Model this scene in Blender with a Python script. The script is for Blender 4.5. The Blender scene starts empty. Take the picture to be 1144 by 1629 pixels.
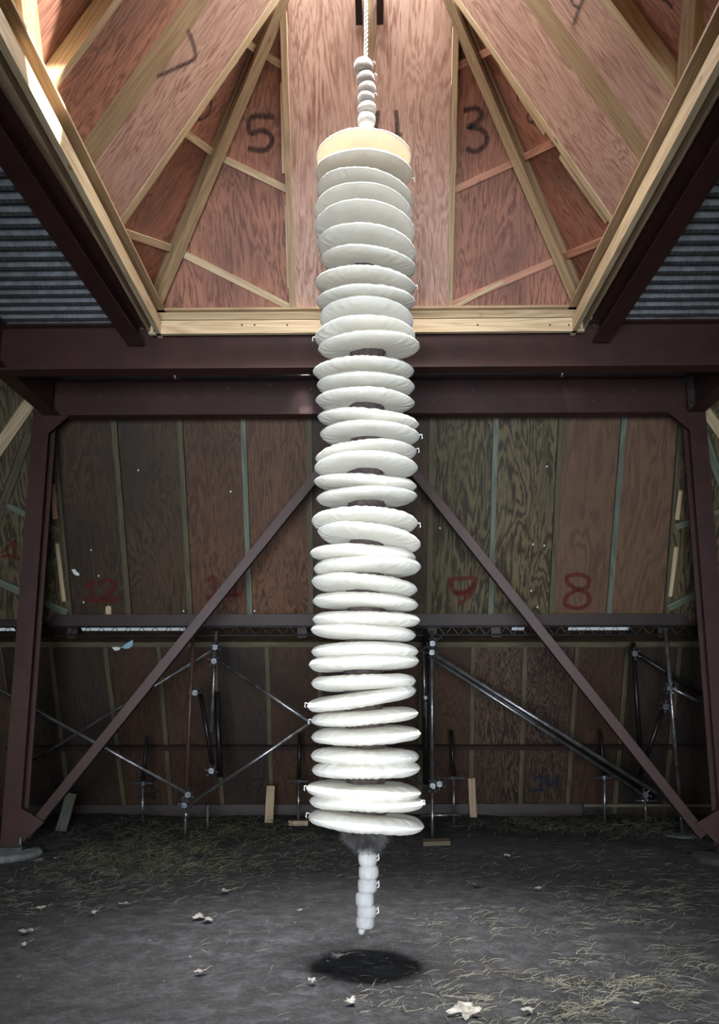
import bpy, bmesh, math, random
from mathutils import Vector as V, Matrix, noise
rnd = random.Random(7)
C = bpy.context.scene.collection
sc = bpy.context.scene
# ------------------------------------------------------------------ camera
F = 1432.0; PITCH = math.radians(11.6); YAW = math.radians(1.0); CAMZ = 1.4
cam = bpy.data.cameras.new('camera'); camo = bpy.data.objects.new('camera', cam); C.objects.link(camo)
cam.sensor_fit = 'VERTICAL'; cam.sensor_height = 36; cam.lens = 36 * F / 1629; cam.clip_end = 200
camo.location = (0, 0, CAMZ); camo.rotation_euler = (math.radians(90) + PITCH, 0, YAW)
sc.camera = camo
# ------------------------------------------------------------------ view, world, lights
vs = sc.view_settings
vs.view_transform = 'Standard'; vs.look = 'None'; vs.gamma = 1; vs.use_curve_mapping = False; vs.exposure = 0.0
sc.cycles.use_denoising = True
sc.cycles.max_bounces = 8; sc.cycles.diffuse_bounces = 5
w = bpy.data.worlds.new('overcast_sky'); sc.world = w; w.use_nodes = True
bg = w.node_tree.nodes['Background']; bg.inputs[0].default_value = (.80, .90, 1, 1); bg.inputs[1].default_value = .38

def area(name, loc, target, sx, sy, power, col, spread=180):
    l = bpy.data.lights.new(name, 'AREA'); l.shape = 'RECTANGLE'; l.size = sx; l.size_y = sy
    l.energy = power; l.color = col; l.spread = math.radians(spread)
    o = bpy.data.objects.new(name, l); C.objects.link(o); o.location = loc
    o.rotation_euler = (V(target) - V(loc)).to_track_quat('-Z', 'Y').to_euler()
    return o
area('skylight_daylight', (-.06, 5.2, 8.1), (-.06, 5.2, 0), 2.6, 2.6, 1100, (1, .965, .92))
area('added_rim_downlight', (-.06, 5.0, 8.3), (-.06, 5.12, 0), 2.1, 2.1, 290, (1, .97, .93), 36)  # extra narrow downlight, added to brighten the disc rims
area('doorway_daylight', (-.25, -2.7, 1.2), (-.1, 5.2, 1.9), 2.2, 2.0, 148, (.84, .92, 1), 56)
sp = bpy.data.lights.new('sunbeam_through_gap', 'SPOT'); sp.energy = 9000; sp.spot_size = math.radians(8); sp.spot_blend = .12
sp.shadow_soft_size = .02; sp.color = (1, .95, .88)
spo = bpy.data.objects.new('sunbeam_through_gap', sp); C.objects.link(spo)
T_ = V((-1.76, 4.08, 4.62)); S_ = V((.62, -.34, .70)).normalized()
spo.location = T_ + S_ * 4.2; spo.rotation_euler = (-S_).to_track_quat('-Z', 'Y').to_euler()

s2_ = bpy.data.lights.new('sun_through_deck_hole', 'SPOT'); s2_.energy = 260; s2_.spot_size = math.radians(12); s2_.spot_blend = .5; s2_.shadow_soft_size = .02
s2o = bpy.data.objects.new('sun_through_deck_hole', s2_); C.objects.link(s2o); s2o.location = (-.68, 8.0, 5.3)
s2o.rotation_euler = (V((-.66, 8.46, 4.2)) - V((-.68, 8.0, 5.3))).to_track_quat('-Z', 'Y').to_euler()

# ------------------------------------------------------------------ camera geometry, used to lay things out on real planes
_sa, _ca, _sp, _cp = math.sin(YAW), math.cos(YAW), math.sin(PITCH), math.cos(PITCH)
RGT = V((_ca, _sa, 0)); FWD = V((-_sa * _cp, _ca * _cp, _sp)); UPV = V((_sa * _sp, -_ca * _sp, _cp)); CAM = V((0, 0, CAMZ))
def ray(px, py): return FWD * F + RGT * (px - 572) + UPV * (814.5 - py)
def P(px, py, pl):
    pt, n = pl; d = ray(px, py); return CAM + d * ((pt - CAM).dot(n) / d.dot(n))
def YP(y): return (V((0, y, 0)), V((0, 1, 0)))
def ZP(z): return (V((0, 0, z)), V((0, 0, 1)))
def off(pl, d): return (pl[0] + pl[1].normalized() * d, pl[1])
def plane3(a, b, c): return (a, (b - a).cross(c - a).normalized())

# ------------------------------------------------------------------ materials
M = {}
def new_mat(name):
    m = bpy.data.materials.new(name); m.use_nodes = True; M[name] = m
    nt = m.node_tree; return m, nt, nt.nodes['Principled BSDF']
def nd(nt, t, **k):
    n = nt.nodes.new(t)
    for a, b in k.items(): setattr(n, a, b)
    return n
def srgb(*c): return tuple((x / 255 / 12.92 if x / 255 <= .04045 else ((x / 255 + .055) / 1.055) ** 2.4) for x in c) + (1,)
def mth(nt, op, a, b=None):
    n = nd(nt, 'ShaderNodeMath', operation=op)
    for i, v in enumerate((a, b)):
        if v is None: continue
        if isinstance(v, (int, float)): n.inputs[i].default_value = v
        else: nt.links.new(v, n.inputs[i])
    return n.outputs[0]
def ramp(nt, fac, stops):
    r = nd(nt, 'ShaderNodeValToRGB'); nt.links.new(fac, r.inputs[0]); e = r.color_ramp.elements
    while len(e) < len(stops): e.new(.5)
    for i, (p, c) in enumerate(stops): e[i].position = p; e[i].color = c
    return r.outputs[0]
def mix(nt, f, a, b, mode='MIX'):
    n = nd(nt, 'ShaderNodeMix', data_type='RGBA', blend_type=mode)
    for i, v in ((0, f), (6, a), (7, b)):
        if isinstance(v, (int, float)): n.inputs[i].default_value = v
        elif isinstance(v, tuple): n.inputs[i].default_value = v
        else: nt.links.new(v, n.inputs[i])
    return n.outputs[2]
def noise_n(nt, vec, scale, detail=3, rough=.5, dist=0):
    n = nd(nt, 'ShaderNodeTexNoise'); n.inputs['Scale'].default_value = scale; n.inputs['Detail'].default_value = detail
    n.inputs['Roughness'].default_value = rough; n.inputs['Distortion'].default_value = dist
    if vec is not None: nt.links.new(vec, n.inputs['Vector'])
    return n.outputs['Fac']
def mapped(nt, src, scale):
    m = nd(nt, 'ShaderNodeMapping'); m.inputs['Scale'].default_value = scale; nt.links.new(src, m.inputs[0]); return m.outputs[0]
def bump(nt, b, h, strength, dist=.01):
    n = nd(nt, 'ShaderNodeBump'); n.inputs['Strength'].default_value = strength; n.inputs['Distance'].default_value = dist
    nt.links.new(h, n.inputs['Height']); nt.links.new(n.outputs[0], b.inputs['Normal'])

def plywood(name, light, dark, stain, contrast=.75, freq=16, stain_amt=.5):
    lo = .36 + (.8 - contrast) * .42
    m, nt, b = new_mat(name)
    uv = nd(nt, 'ShaderNodeUVMap').outputs[0]
    a = noise_n(nt, mapped(nt, uv, (3.2, .55, 1)), 1.0, 5, .52, .35)
    rings = mth(nt, 'PINGPONG', mth(nt, 'MULTIPLY', a, freq * 1.5), .5)
    rings = mth(nt, 'MULTIPLY', rings, 2)
    fine = noise_n(nt, mapped(nt, uv, (90, 5, 1)), 1, 4, .65)
    flake = noise_n(nt, mapped(nt, uv, (34, 4.5, 1)), 1, 4, .65, .8)
    patch = noise_n(nt, mapped(nt, uv, (3, 1.2, 1)), 1, 3, .5)
    rw = mth(nt, 'MULTIPLY', ramp(nt, patch, [(.35, (.25, .25, .25, 1)), (.62, (1, 1, 1, 1))]), .42)
    g = mth(nt, 'ADD', mth(nt, 'ADD', mth(nt, 'MULTIPLY', mth(nt, 'SUBTRACT', rings, .5), rw), .22), mth(nt, 'ADD', mth(nt, 'MULTIPLY', fine, .28), mth(nt, 'MULTIPLY', flake, .50)))
    col = ramp(nt, g, [(lo, dark), (lo + .42 * contrast, light), (1, light)])
    st = noise_n(nt, mapped(nt, uv, (1.1, .7, 1)), 1.1, 5, .6)
    sf = mth(nt, 'MULTIPLY', ramp(nt, st, [(.44, (0, 0, 0, 1)), (.68, (1, 1, 1, 1))]), stain_amt)
    col = mix(nt, sf, col, stain)
    oi = nd(nt, 'ShaderNodeObjectInfo')
    hv = nd(nt, 'ShaderNodeHueSaturation'); nt.links.new(col, hv.inputs['Color'])
    nt.links.new(mth(nt, 'ADD', mth(nt, 'MULTIPLY', oi.outputs['Random'], .24), .88), hv.inputs['Value'])
    nt.links.new(hv.outputs[0], b.inputs['Base Color'])
    b.inputs['Roughness'].default_value = .62
    bump(nt, b, g, .25, .004)
    return m
plywood('ply_pink', srgb(202, 168, 152), srgb(138, 92, 76), srgb(150, 106, 92), .8, 15, .35)
plywood('ply_rust', srgb(176, 122, 100), srgb(104, 62, 48), srgb(92, 66, 58), .75, 14, .65)
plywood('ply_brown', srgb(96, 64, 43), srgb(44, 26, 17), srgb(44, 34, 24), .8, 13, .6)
plywood('ply_shaded', srgb(70, 45, 30), srgb(30, 18, 12), srgb(36, 26, 18), .8, 13, .6)  # brown darkened for the lower wall, its shade put into the colour
plywood('ply_shaded_dark', srgb(52, 38, 28), srgb(24, 17, 13), srgb(24, 20, 17), .8, 13, .7)  # dark brown toned down likewise, lower-wall shade in the colour
plywood('ply_brown_dark', srgb(74, 54, 37), srgb(32, 22, 15), srgb(32, 29, 22), .8, 13, .7)
plywood('ply_olive', srgb(96, 85, 58), srgb(46, 35, 22), srgb(62, 53, 35), .42, 11, .25)
plywood('ply_tan', srgb(106, 79, 60), srgb(70, 49, 36), srgb(90, 69, 52), .9, 7, .4)
plywood('ply_flaky', srgb(86, 65, 48), srgb(32, 20, 15), srgb(48, 33, 25), .35, 24, .25)

def timber(name, light, dark, knots=True):
    m, nt, b = new_mat(name)
    uv = nd(nt, 'ShaderNodeUVMap').outputs[0]
    a = noise_n(nt, mapped(nt, uv, (9, .5, 1)), 1, 2, .5, .2)
    rings = mth(nt, 'PINGPONG', mth(nt, 'MULTIPLY', a, 9), .5)
    fine = noise_n(nt, mapped(nt, uv, (120, 2.5, 1)), 1, 3, .6)
    g = mth(nt, 'ADD', mth(nt, 'MULTIPLY', rings, .8), mth(nt, 'MULTIPLY', fine, .6))
    col = ramp(nt, g, [(.15, dark), (.75, light)])
    if knots:
        vo = nd(nt, 'ShaderNodeTexVoronoi'); nt.links.new(mapped(nt, uv, (5, 2.2, 1)), vo.inputs['Vector']); vo.inputs['Scale'].default_value = 1.0
        k = ramp(nt, vo.outputs['Distance'], [(.03, (1, 1, 1, 1)), (.09, (0, 0, 0, 1))])
        col = mix(nt, mth(nt, 'MULTIPLY', k, .8), col, srgb(84, 56, 38))
    nt.links.new(col, b.inputs['Base Color']); b.inputs['Roughness'].default_value = .6
    bump(nt, b, g, .2, .003)
timber('timber_pale', srgb(208, 188, 154), srgb(166, 140, 106))
timber('timber_tan', srgb(172, 148, 116), srgb(132, 108, 80))
timber('timber_grey', srgb(92, 84, 62), srgb(60, 53, 39))
timber('timber_teal', srgb(112, 118, 104), srgb(70, 74, 61))
timber('timber_pinkish', srgb(200, 150, 126), srgb(160, 108, 86))

def simple(name, col, rough=.5, metal=0, var=.0, scale=8, col2=None, bmp=0, bscale=40, coat=0):
    m, nt, b = new_mat(name)
    b.inputs['Roughness'].default_value = rough; b.inputs['Metallic'].default_value = metal
    g = nd(nt, 'ShaderNodeNewGeometry').outputs['Position']
    if col2:
        n = noise_n(nt, g, scale, 5, .6)
        nt.links.new(ramp(nt, n, [(.35, col), (.68, col2)]), b.inputs['Base Color'])
    else: b.inputs['Base Color'].default_value = col
    if bmp: bump(nt, b, noise_n(nt, g, bscale, 4, .6), bmp, .004)
    if coat: b.inputs['Coat Weight'].default_value = coat; b.inputs['Coat Roughness'].default_value = .3
    return m
simple('steel_maroon', srgb(63, 34, 31), .5, 0, col2=srgb(49, 26, 24), scale=5, bmp=.08, bscale=60)
simple('steel_maroon_dull', srgb(46, 27, 23), .6, 0, col2=srgb(34, 21, 18), scale=7)
simple('galvanised', srgb(112, 114, 118), .42, .8, col2=srgb(70, 72, 76), scale=14)
simple('tube_steel', srgb(150, 152, 155), .34, .8, col2=srgb(92, 88, 84), scale=9)
simple('tube_dark', srgb(46, 44, 44), .4, .6, col2=srgb(26, 25, 26), scale=9)
simple('tube_rust', srgb(92, 66, 56), .55, .4, col2=srgb(58, 46, 44), scale=12)
simple('truss_black', srgb(22, 22, 24), .5, .4)
simple('concrete', srgb(116, 122, 126), .85, 0, col2=srgb(70, 74, 76), scale=10, bmp=.5, bscale=30)
simple('tyre_rubber', srgb(34, 35, 38), .75, 0, col2=srgb(60, 60, 62), scale=14, bmp=.4, bscale=50)
simple('cotton_rope', srgb(238, 238, 236), .8, 0, bmp=.6, bscale=160)
simple('thread', srgb(240, 240, 238), .8)
simple('fur_brown', srgb(70, 58, 54), .9, 0, col2=srgb(38, 31, 29), scale=30, bmp=.9, bscale=120)
simple('hair_brown', srgb(104, 90, 84), .6, 0, col2=srgb(48, 40, 38), scale=24)
simple('hair_grey', srgb(96, 92, 92), .6, 0, col2=srgb(38, 36, 36), scale=14)
simple('paper', srgb(225, 225, 215), .8); simple('plastic_sheet', srgb(150, 178, 196), .5)
simple('straw', srgb(118, 117, 102), .8, 0, col2=srgb(60, 58, 50), scale=4)
simple('grass_green', srgb(88, 90, 66), .75, 0, col2=srgb(48, 48, 38), scale=3)
simple('leaf_dry', srgb(138, 135, 130), .8, 0, col2=srgb(80, 76, 72), scale=20)
simple('twig', srgb(130, 120, 106), .8)
simple('stone', srgb(104, 104, 108), .8, 0, col2=srgb(66, 66, 70), scale=20)

def cloth():
    m, nt, b = new_mat('muslin')
    pos = nd(nt, 'ShaderNodeNewGeometry').outputs['Position']
    n = noise_n(nt, pos, 9, 4, .6)
    col = ramp(nt, n, [(.3, srgb(236, 234, 225)), (.7, srgb(225, 222, 212))])
    nt.links.new(col, b.inputs['Base Color']); b.inputs['Roughness'].default_value = .9
    b.inputs['Sheen Weight'].default_value = .15
    tr = nd(nt, 'ShaderNodeBsdfTranslucent'); tr.inputs[0].default_value = (.95, .86, .66, 1)
    ms = nd(nt, 'ShaderNodeMixShader'); ms.inputs[0].default_value = .22
    nt.links.new(b.outputs[0], ms.inputs[1]); nt.links.new(tr.outputs[0], ms.inputs[2])
    nt.links.new(ms.outputs[0], nt.nodes['Material Output'].inputs[0])
    h = mth(nt, 'ADD', noise_n(nt, pos, 26, 3, .6), mth(nt, 'MULTIPLY', noise_n(nt, pos, 260, 2, .5), .25))
    bump(nt, b, h, .35, .01)
cloth()
simple('muslin_lobe', srgb(182, 181, 180), .9, 0, col2=srgb(166, 165, 164), scale=20, bmp=.4, bscale=60)

def soil():
    m, nt, b = new_mat('soil')
    pos = nd(nt, 'ShaderNodeNewGeometry').outputs['Position']
    big = noise_n(nt, pos, .55, 5, .6); mid = noise_n(nt, pos, 7.5, 9, .74, .4); fin = noise_n(nt, pos, 60, 4, .7)
    streak = noise_n(nt, mapped(nt, pos, (6, 22, 6)), 1, 5, .7, .8)
    c = ramp(nt, mid, [(.36, srgb(16, 16, 19)), (.5, srgb(41, 42, 47)), (.66, srgb(78, 80, 87))])
    c = mix(nt, ramp(nt, big, [(.46, (0, 0, 0, 1)), (.66, (.6, .6, .6, 1))]), c, srgb(36, 31, 31))
    c = mix(nt, ramp(nt, fin, [(.52, (0, 0, 0, 1)), (.74, (.5, .5, .5, 1))]), c, srgb(94, 96, 102))
    c = mix(nt, ramp(nt, streak, [(.56, (0, 0, 0, 1)), (.72, (.55, .55, .55, 1))]), c, srgb(86, 87, 90))
    nt.links.new(c, b.inputs['Base Color']); b.inputs['Roughness'].default_value = .92
    bump(nt, b, mth(nt, 'ADD', mid, mth(nt, 'MULTIPLY', fin, .5)), 1.0, .06)
soil()

def deckmat():
    m, nt, b = new_mat('metal_deck')
    pos = nd(nt, 'ShaderNodeNewGeometry').outputs['Position']
    n = noise_n(nt, pos, 12, 4, .6)
    sx = nd(nt, 'ShaderNodeSeparateXYZ'); nt.links.new(pos, sx.inputs[0])
    # pressed dashes along the rib faces
    dx = mth(nt, 'ABSOLUTE', mth(nt, 'SUBTRACT', mth(nt, 'FRACT', mth(nt, 'MULTIPLY', sx.outputs[0], 24)), .5))
    dash = mth(nt, 'LESS_THAN', dx, .27)
    row = mth(nt, 'LESS_THAN', sx.outputs[2], 4.4915)
    d = mth(nt, 'MULTIPLY', dash, row)
    c = ramp(nt, n, [(.3, srgb(98, 102, 106)), (.7, srgb(142, 146, 150))])
    c = mix(nt, mth(nt, 'MULTIPLY', d, .45), c, srgb(60, 62, 64))
    nt.links.new(c, b.inputs['Base Color']); b.inputs['Metallic'].default_value = .45; b.inputs['Roughness'].default_value = .4
    bump(nt, b, d, .6, .004)
deckmat()

def paint(name, col):
    m, nt, b = new_mat(name)
    uv = nd(nt, 'ShaderNodeUVMap').outputs[0]
    s = nd(nt, 'ShaderNodeSeparateXYZ'); nt.links.new(uv, s.inputs[0])
    a = mth(nt, 'SUBTRACT', 1.0, mth(nt, 'POWER', mth(nt, 'ABSOLUTE', mth(nt, 'SUBTRACT', mth(nt, 'MULTIPLY', s.outputs[1], 2), 1)), 2.2))
    pos = nd(nt, 'ShaderNodeNewGeometry').outputs['Position']
    n = noise_n(nt, pos, 60, 3, .6)
    al = mth(nt, 'MULTIPLY', a, mth(nt, 'ADD', n, .12))
    nt.links.new(mth(nt, 'MINIMUM', mth(nt, 'MAXIMUM', al, 0.0), 1.0), b.inputs['Alpha'])
    b.inputs['Base Color'].default_value = col; b.inputs['Roughness'].default_value = .7
paint('spray_black', srgb(40, 34, 38)); paint('spray_red', srgb(98, 24, 18)); paint('spray_blue', srgb(26, 36, 62))

# ------------------------------------------------------------------ mesh helpers
class MB:
    def __init__(s): s.v = []; s.f = []; s.uv = []
    def quadf(s, idx, uvs=None):
        s.f.append(tuple(idx)); s.uv.append(uvs or [(0, 0)] * len(idx))
    def box(s, c, ax, ay, az):   # half vectors
        b = len(s.v); A = (ax, ay, az)
        ln = [a.length for a in A]; k = ln.index(max(ln)); ou, ov = rnd.random() * 60, rnd.random() * 60
        sg = []
        for x in (-1, 1):
            for y in (-1, 1):
                for z in (-1, 1): s.v.append(c + ax * x + ay * y + az * z); sg.append((x, y, z))
        for fc in ((0, 1, 3, 2), (4, 6, 7, 5), (0, 4, 5, 1), (2, 3, 7, 6), (0, 2, 6, 4), (1, 5, 7, 3)):
            uvs = []
            for i in fc:
                t = [sg[i][j] * ln[j] for j in range(3)]
                o2 = [t[j] for j in range(3) if j != k]
                uvs.append((ou + o2[0] + o2[1], ov + t[k]))
            s.quadf([b + i for i in fc], uvs)
    def beam(s, p0, p1, wv, tv):  # full-size width and thickness vectors
        s.box((p0 + p1) / 2, (p1 - p0) / 2, wv / 2, tv / 2)
    def slab(s, pts, n, th, grain):
        b = len(s.v); k = len(pts); n = n.normalized(); g = grain.normalized(); u = n.cross(g)
        ou, ov = rnd.random() * 80, rnd.random() * 80
        U = [(p.dot(u) + ou, p.dot(g) + ov) for p in pts]
        s.v += list(pts) + [p + n * th for p in pts]
        s.quadf([b + i for i in range(k)], U)
        s.quadf([b + k + i for i in reversed(range(k))], list(reversed(U)))
        for i in range(k):
            j = (i + 1) % k
            s.quadf([b + i, b + k + i, b + k + j, b + j], [U[i], (U[i][0] + th, U[i][1]), (U[j][0] + th, U[j][1]), U[j]])
    def tube(s, pts, r, n=8, cap=True):
        rs = r if isinstance(r, (list, tuple)) else [r] * len(pts); b = len(s.v); prev = None
        for i, p in enumerate(pts):
            t = (pts[min(i + 1, len(pts) - 1)] - pts[max(i - 1, 0)]).normalized()
            if prev is None: a = t.orthogonal().normalized()
            else: a = (prev - t * prev.dot(t)).normalized()
            prev = a; c = t.cross(a)
            for k in range(n):
                th = 2 * math.pi * k / n; s.v.append(p + (a * math.cos(th) + c * math.sin(th)) * rs[i])
        for i in range(len(pts) - 1):
            for k in range(n):
                k2 = (k + 1) % n
                s.quadf([b + i * n + k, b + i * n + k2, b + (i + 1) * n + k2, b + (i + 1) * n + k])
        if cap:
            s.quadf([b + k for k in reversed(range(n))]); e = b + (len(pts) - 1) * n; s.quadf([e + k for k in range(n)])
    def build(s, name, mat, parent=None, smooth=False, origin=None):
        me = bpy.data.meshes.new(name)
        o0 = V(parent['_o']) if parent is not None and '_o' in parent.keys() else (origin or V((0, 0, 0)))
        me.from_pydata([tuple(p - o0) for p in s.v], [], s.f)
        uvl = me.uv_layers.new(name='UVMap'); flat = []
        for u in s.uv:
            for a in u: flat += [a[0], a[1]]
        uvl.data.foreach_set('uv', flat)
        me.materials.append(M[mat])
        if smooth: me.polygons.foreach_set('use_smooth', [True] * len(me.polygons))
        me.update()
        o = bpy.data.objects.new(name, me); C.objects.link(o)
        if parent is not None:
            o.parent = parent; o['_o'] = tuple(o0)
        else: o.location = o0
        return o
def root(name, loc, label=None, cat=None, group=None, kind=None):
    o = bpy.data.objects.new(name, None); C.objects.link(o); o.location = loc; o['_o'] = tuple(loc); o.empty_display_size = .1
    if label: o['label'] = label
    if cat: o['category'] = cat
    if group: o['group'] = group
    if kind: o['kind'] = kind
    return o
def tag(o, label, cat, group=None):
    o['label'] = label; o['category'] = cat
    if group: o['group'] = group
    return o
X, Y, Z = V((1, 0, 0)), V((0, 1, 0)), V((0, 0, 1))

# ------------------------------------------------------------------ floor
def gh(x, y):
    d = (abs(y - 5) > 2.6 or abs(x) > 2.5)
    return .035 * noise.noise(V((x * .7, y * .7, 3))) + .014 * noise.noise(V((x * 3.1, y * 3.1, 1))) + .008 * noise.noise(V((x * 9, y * 9, 5)))
def floor():
    m = MB(); xs = [-7.2 + .06 * i for i in range(241)]; ys = [-3 + .06 * i for i in range(250)]
    for y in ys:
        for x in xs: m.v.append(V((x, y, gh(x, y) + .004 * noise.noise(V((x * 23, y * 23, 0))))))
    n = len(xs)
    for j in range(len(ys) - 1):
        for i in range(n - 1): m.quadf([j * n + i, j * n + i + 1, (j + 1) * n + i + 1, (j + 1) * n + i])
    o = m.build('floor', 'soil', smooth=True); o['kind'] = 'structure'
    o['label'] = 'dark trampled earth floor with scattered straw'
floor()
FL = ZP(0)
def G(px, py):
    p = P(px, py, FL)
    for _ in range(3): p = P(px, py, ZP(gh(p.x, p.y)))
    return p

# ------------------------------------------------------------------ metal deck ceiling
ZD = 4.49
deck = root('ceiling', (0, 6, ZD), 'galvanised corrugated metal deck over the steel beams', None, None, 'structure')
def deck_sheet(x0, x1, y0, ribs):
    m = MB(); prof = []
    for r in range(ribs):
        b = y0 + r * .152
        prof += [(b + .0, 0), (b + .052, 0), (b + .066, .05), (b + .138, .05)]
    prof += [(y0 + ribs * .152, 0)]
    for x in (x0, x1):
        for y, z in prof: m.v.append(V((x, y, ZD + z)))
    n = len(prof)
    for i in range(n - 1): m.quadf([i, i + 1, n + i + 1, n + i])
    m.build('deck_sheet', 'metal_deck', deck)
y = 1.2
while y < 7.6:
    deck_sheet(-7.0, -1.97, y, 4); deck_sheet(1.84, 7.0, y, 4); y += 4 * .152
    pass
y0b = 7.1
y = y0b + .05
for k in range(3):
    if k == 1: deck_sheet(-1.96, -.72, y, 4); deck_sheet(-.64, .0, y, 4)
    else: deck_sheet(-1.96, .0, y, 4)
    deck_sheet(.0, 1.83, y, 4); y += 4 * .152
y = 7.9 - .3 + .0
for k in range(2):
    deck_sheet(-6.0, -1.97, 7.9 + k * .608, 4); deck_sheet(1.84, 6.0, 7.9 + k * .608, 4)
y = -2.9
while y < 3.0:
    deck_sheet(-1.96, 1.83, y, 4); y += .608
y = -2.9
while y < 1.1:
    deck_sheet(-7.0, -1.97, y, 4); deck_sheet(1.84, 7.0, y, 4); y += .608

# ------------------------------------------------------------------ steel beams
def ibeam(name, p0, p1, h, wdt, label, up=Z, tf=.016, tw=.012, bolts=(), cat='steel beam', group=None):
    d = (p1 - p0).normalized(); side = d.cross(up).normalized()
    r = root(name, (p0 + p1) / 2 if abs(d.z) < .5 else p0, label, cat, group)
    for s in (-1, 1):
        m = MB(); q = up * (s * (h / 2 - tf / 2)); m.beam(p0 + q, p1 + q, side * wdt, up * tf); m.build('flange', 'steel_maroon', r)
    m = MB(); m.beam(p0, p1, up * (h - 2 * tf), side * tw); m.build('web', 'steel_maroon', r)
    for b, n in bolts:
        m = MB(); m.tube([b, b + n * .010], .012, 6); m.build('bolt', 'galvanised', r)
    return r
mainY = 7.15
bl = [(P(px, 590, YP(8.48)), 0) for px in ()]
ibeam('steel_beam', V((-3.2, mainY, 4.28)), V((3.06, mainY, 4.28)), .41, .17, 'long maroon steel beam directly under the pale timber edge of the roof lantern')
hb = []
for px, py in ((94, 614), (93, 632), (160, 632), (228, 615), (294, 633), (362, 617), (428, 636), (430, 612), (495, 619), (690, 638), (752, 621), (815, 638), (880, 621), (943, 638), (1008, 621), (1072, 621), (1073, 638)):
    hb.append((P(px, py, YP(8.492)), -Y))
hdr = ibeam('steel_beam', V((-3.23, 8.5, 4.30)), V((3.05, 8.5, 4.30)), .38, .16, 'dark maroon header beam with bolt heads bridging the two columns', bolts=hb)
for x, lab in ((-3.17, 'maroon beam running forward from the head of the left column'), (3.12, 'maroon beam running forward from the head of the right column')):
    ibeam('steel_beam', V((x, -2, 4.29)), V((x, 8.40, 4.29)), .38, .15, lab)
ibeam('steel_beam', V((-2.01, -2, 4.38)), V((-1.99, 7.05, 4.38)), .21, .14, 'slimmer maroon beam under the left edge of the roof lantern', bolts=[(V((-1.93, 7.0, 4.40)), -Y)])
ibeam('steel_beam', V((1.90, -2, 4.38)), V((1.88, 7.05, 4.38)), .21, .14, 'slimmer maroon beam under the right edge of the roof lantern', bolts=[(V((1.81, 7.0, 4.40)), -Y)])
ibeam('steel_beam', V((-3.09, 2.7, 4.28)), V((3.04, 2.7, 4.28)), .41, .17, 'maroon steel beam under the near edge of the roof lantern')

# columns
def column(x, lab, side, foot):
    r = root('steel_column', (x, 8.5, .07), lab, 'steel column')
    zt = 4.1
    for yy in (-.09, .09):
        m = MB(); m.beam(V((x, 8.5 + yy, .09)), V((x, 8.5 + yy, zt)), X * .165, Y * .016); m.build('flange', 'steel_maroon', r)
    m = MB(); m.beam(V((x, 8.5, .09)), V((x, 8.5, zt)), X * .012, Y * .164); m.build('web', 'steel_maroon', r)
    m = MB(); m.box(V((x, 8.5, .075)), X * .13, Y * .14, Z * .014); m.build('base_plate', 'galvanised', r)
    # plate at the head of the column
    m = MB(); m.slab([V((x + side * .083, 8.40, 4.10)), V((x + side * .28, 8.40, 4.10)), V((x + side * .083, 8.40, 3.92))], Y, .01, Z); m.build('gusset_plate', 'steel_maroon', r)
    m = MB(); m.slab([V((x + side * .083, 8.40, .10)), V((x + side * .30, 8.40, .30)), V((x + side * .083, 8.40, .42))], Y, .01, Z); m.build('gusset_plate', 'steel_maroon', r)
    m = MB(); m.beam(V((x, 8.41, 4.1)), V((x, 8.41, 4.48)), X * .16, Y * .012); m.build('connection_plate', 'steel_maroon_dull', r)
    for bz in (4.16, 4.23, 4.3, 4.38):
        for s in (-.05, .05):
            m = MB(); m.tube([V((x + s, 8.404, bz)), V((x + s, 8.39, bz))], .012, 6); m.build('bolt', 'galvanised', r)
    for s in (-.1, .1):
        m = MB(); m.tube([V((x + s, 8.39, .0)), V((x + s, 8.39, .17))], .012, 8); m.tube([V((x + s, 8.39, .09)), V((x + s, 8.39, .115))], .024, 6)
        m.build('anchor_bolt', 'galvanised', r)
column(-3.27, 'left maroon steel column standing on a round concrete footing', 1, 0)
column(3.125, 'right maroon steel column standing on a black tyre footing', -1, 1)
# footings
def disc(m, c, r, h, seg=40, rough=.02, seed=0):
    b = len(m.v); prof = [(0, h), (.82, h), (.95, h * .93), (1.0, h * .7), (1.0, h * .25), (.94, 0)]
    for k in range(seg):
        a = 2 * math.pi * k / seg; q = 1 + rough * noise.noise(V((math.cos(a) * 2, math.sin(a) * 2, seed)))
        for pr, z in prof: m.v.append(c + V((math.cos(a) * r * pr * q, math.sin(a) * r * pr * q, z)))
    n = len(prof)
    for k in range(seg):
        k2 = (k + 1) % seg
        for i in range(n - 1): m.quadf([b + k * n + i, b + k * n + i + 1, b + k2 * n + i + 1, b + k2 * n + i])
r = root('concrete_footing', (-3.27, 8.4, 0), 'round grey concrete pad in two layers under the left column', 'footing')
m = MB(); disc(m, V((-3.30, 8.3, -.10)), .44, .10, rough=.08, seed=1); m.build('lower_slab', 'concrete', r, True)
m = MB(); disc(m, V((-3.34, 8.38, -.0)), .36, .062, rough=.05, seed=4); m.build('upper_slab', 'concrete', r, True)
m = MB(); disc(m, V((3.13, 8.38, -.04)), .36, .09, rough=.04, seed=7)
tag(m.build('tyre_footing', 'tyre_rubber', smooth=True), 'flat black tyre under the foot of the right column', 'footing')
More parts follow.
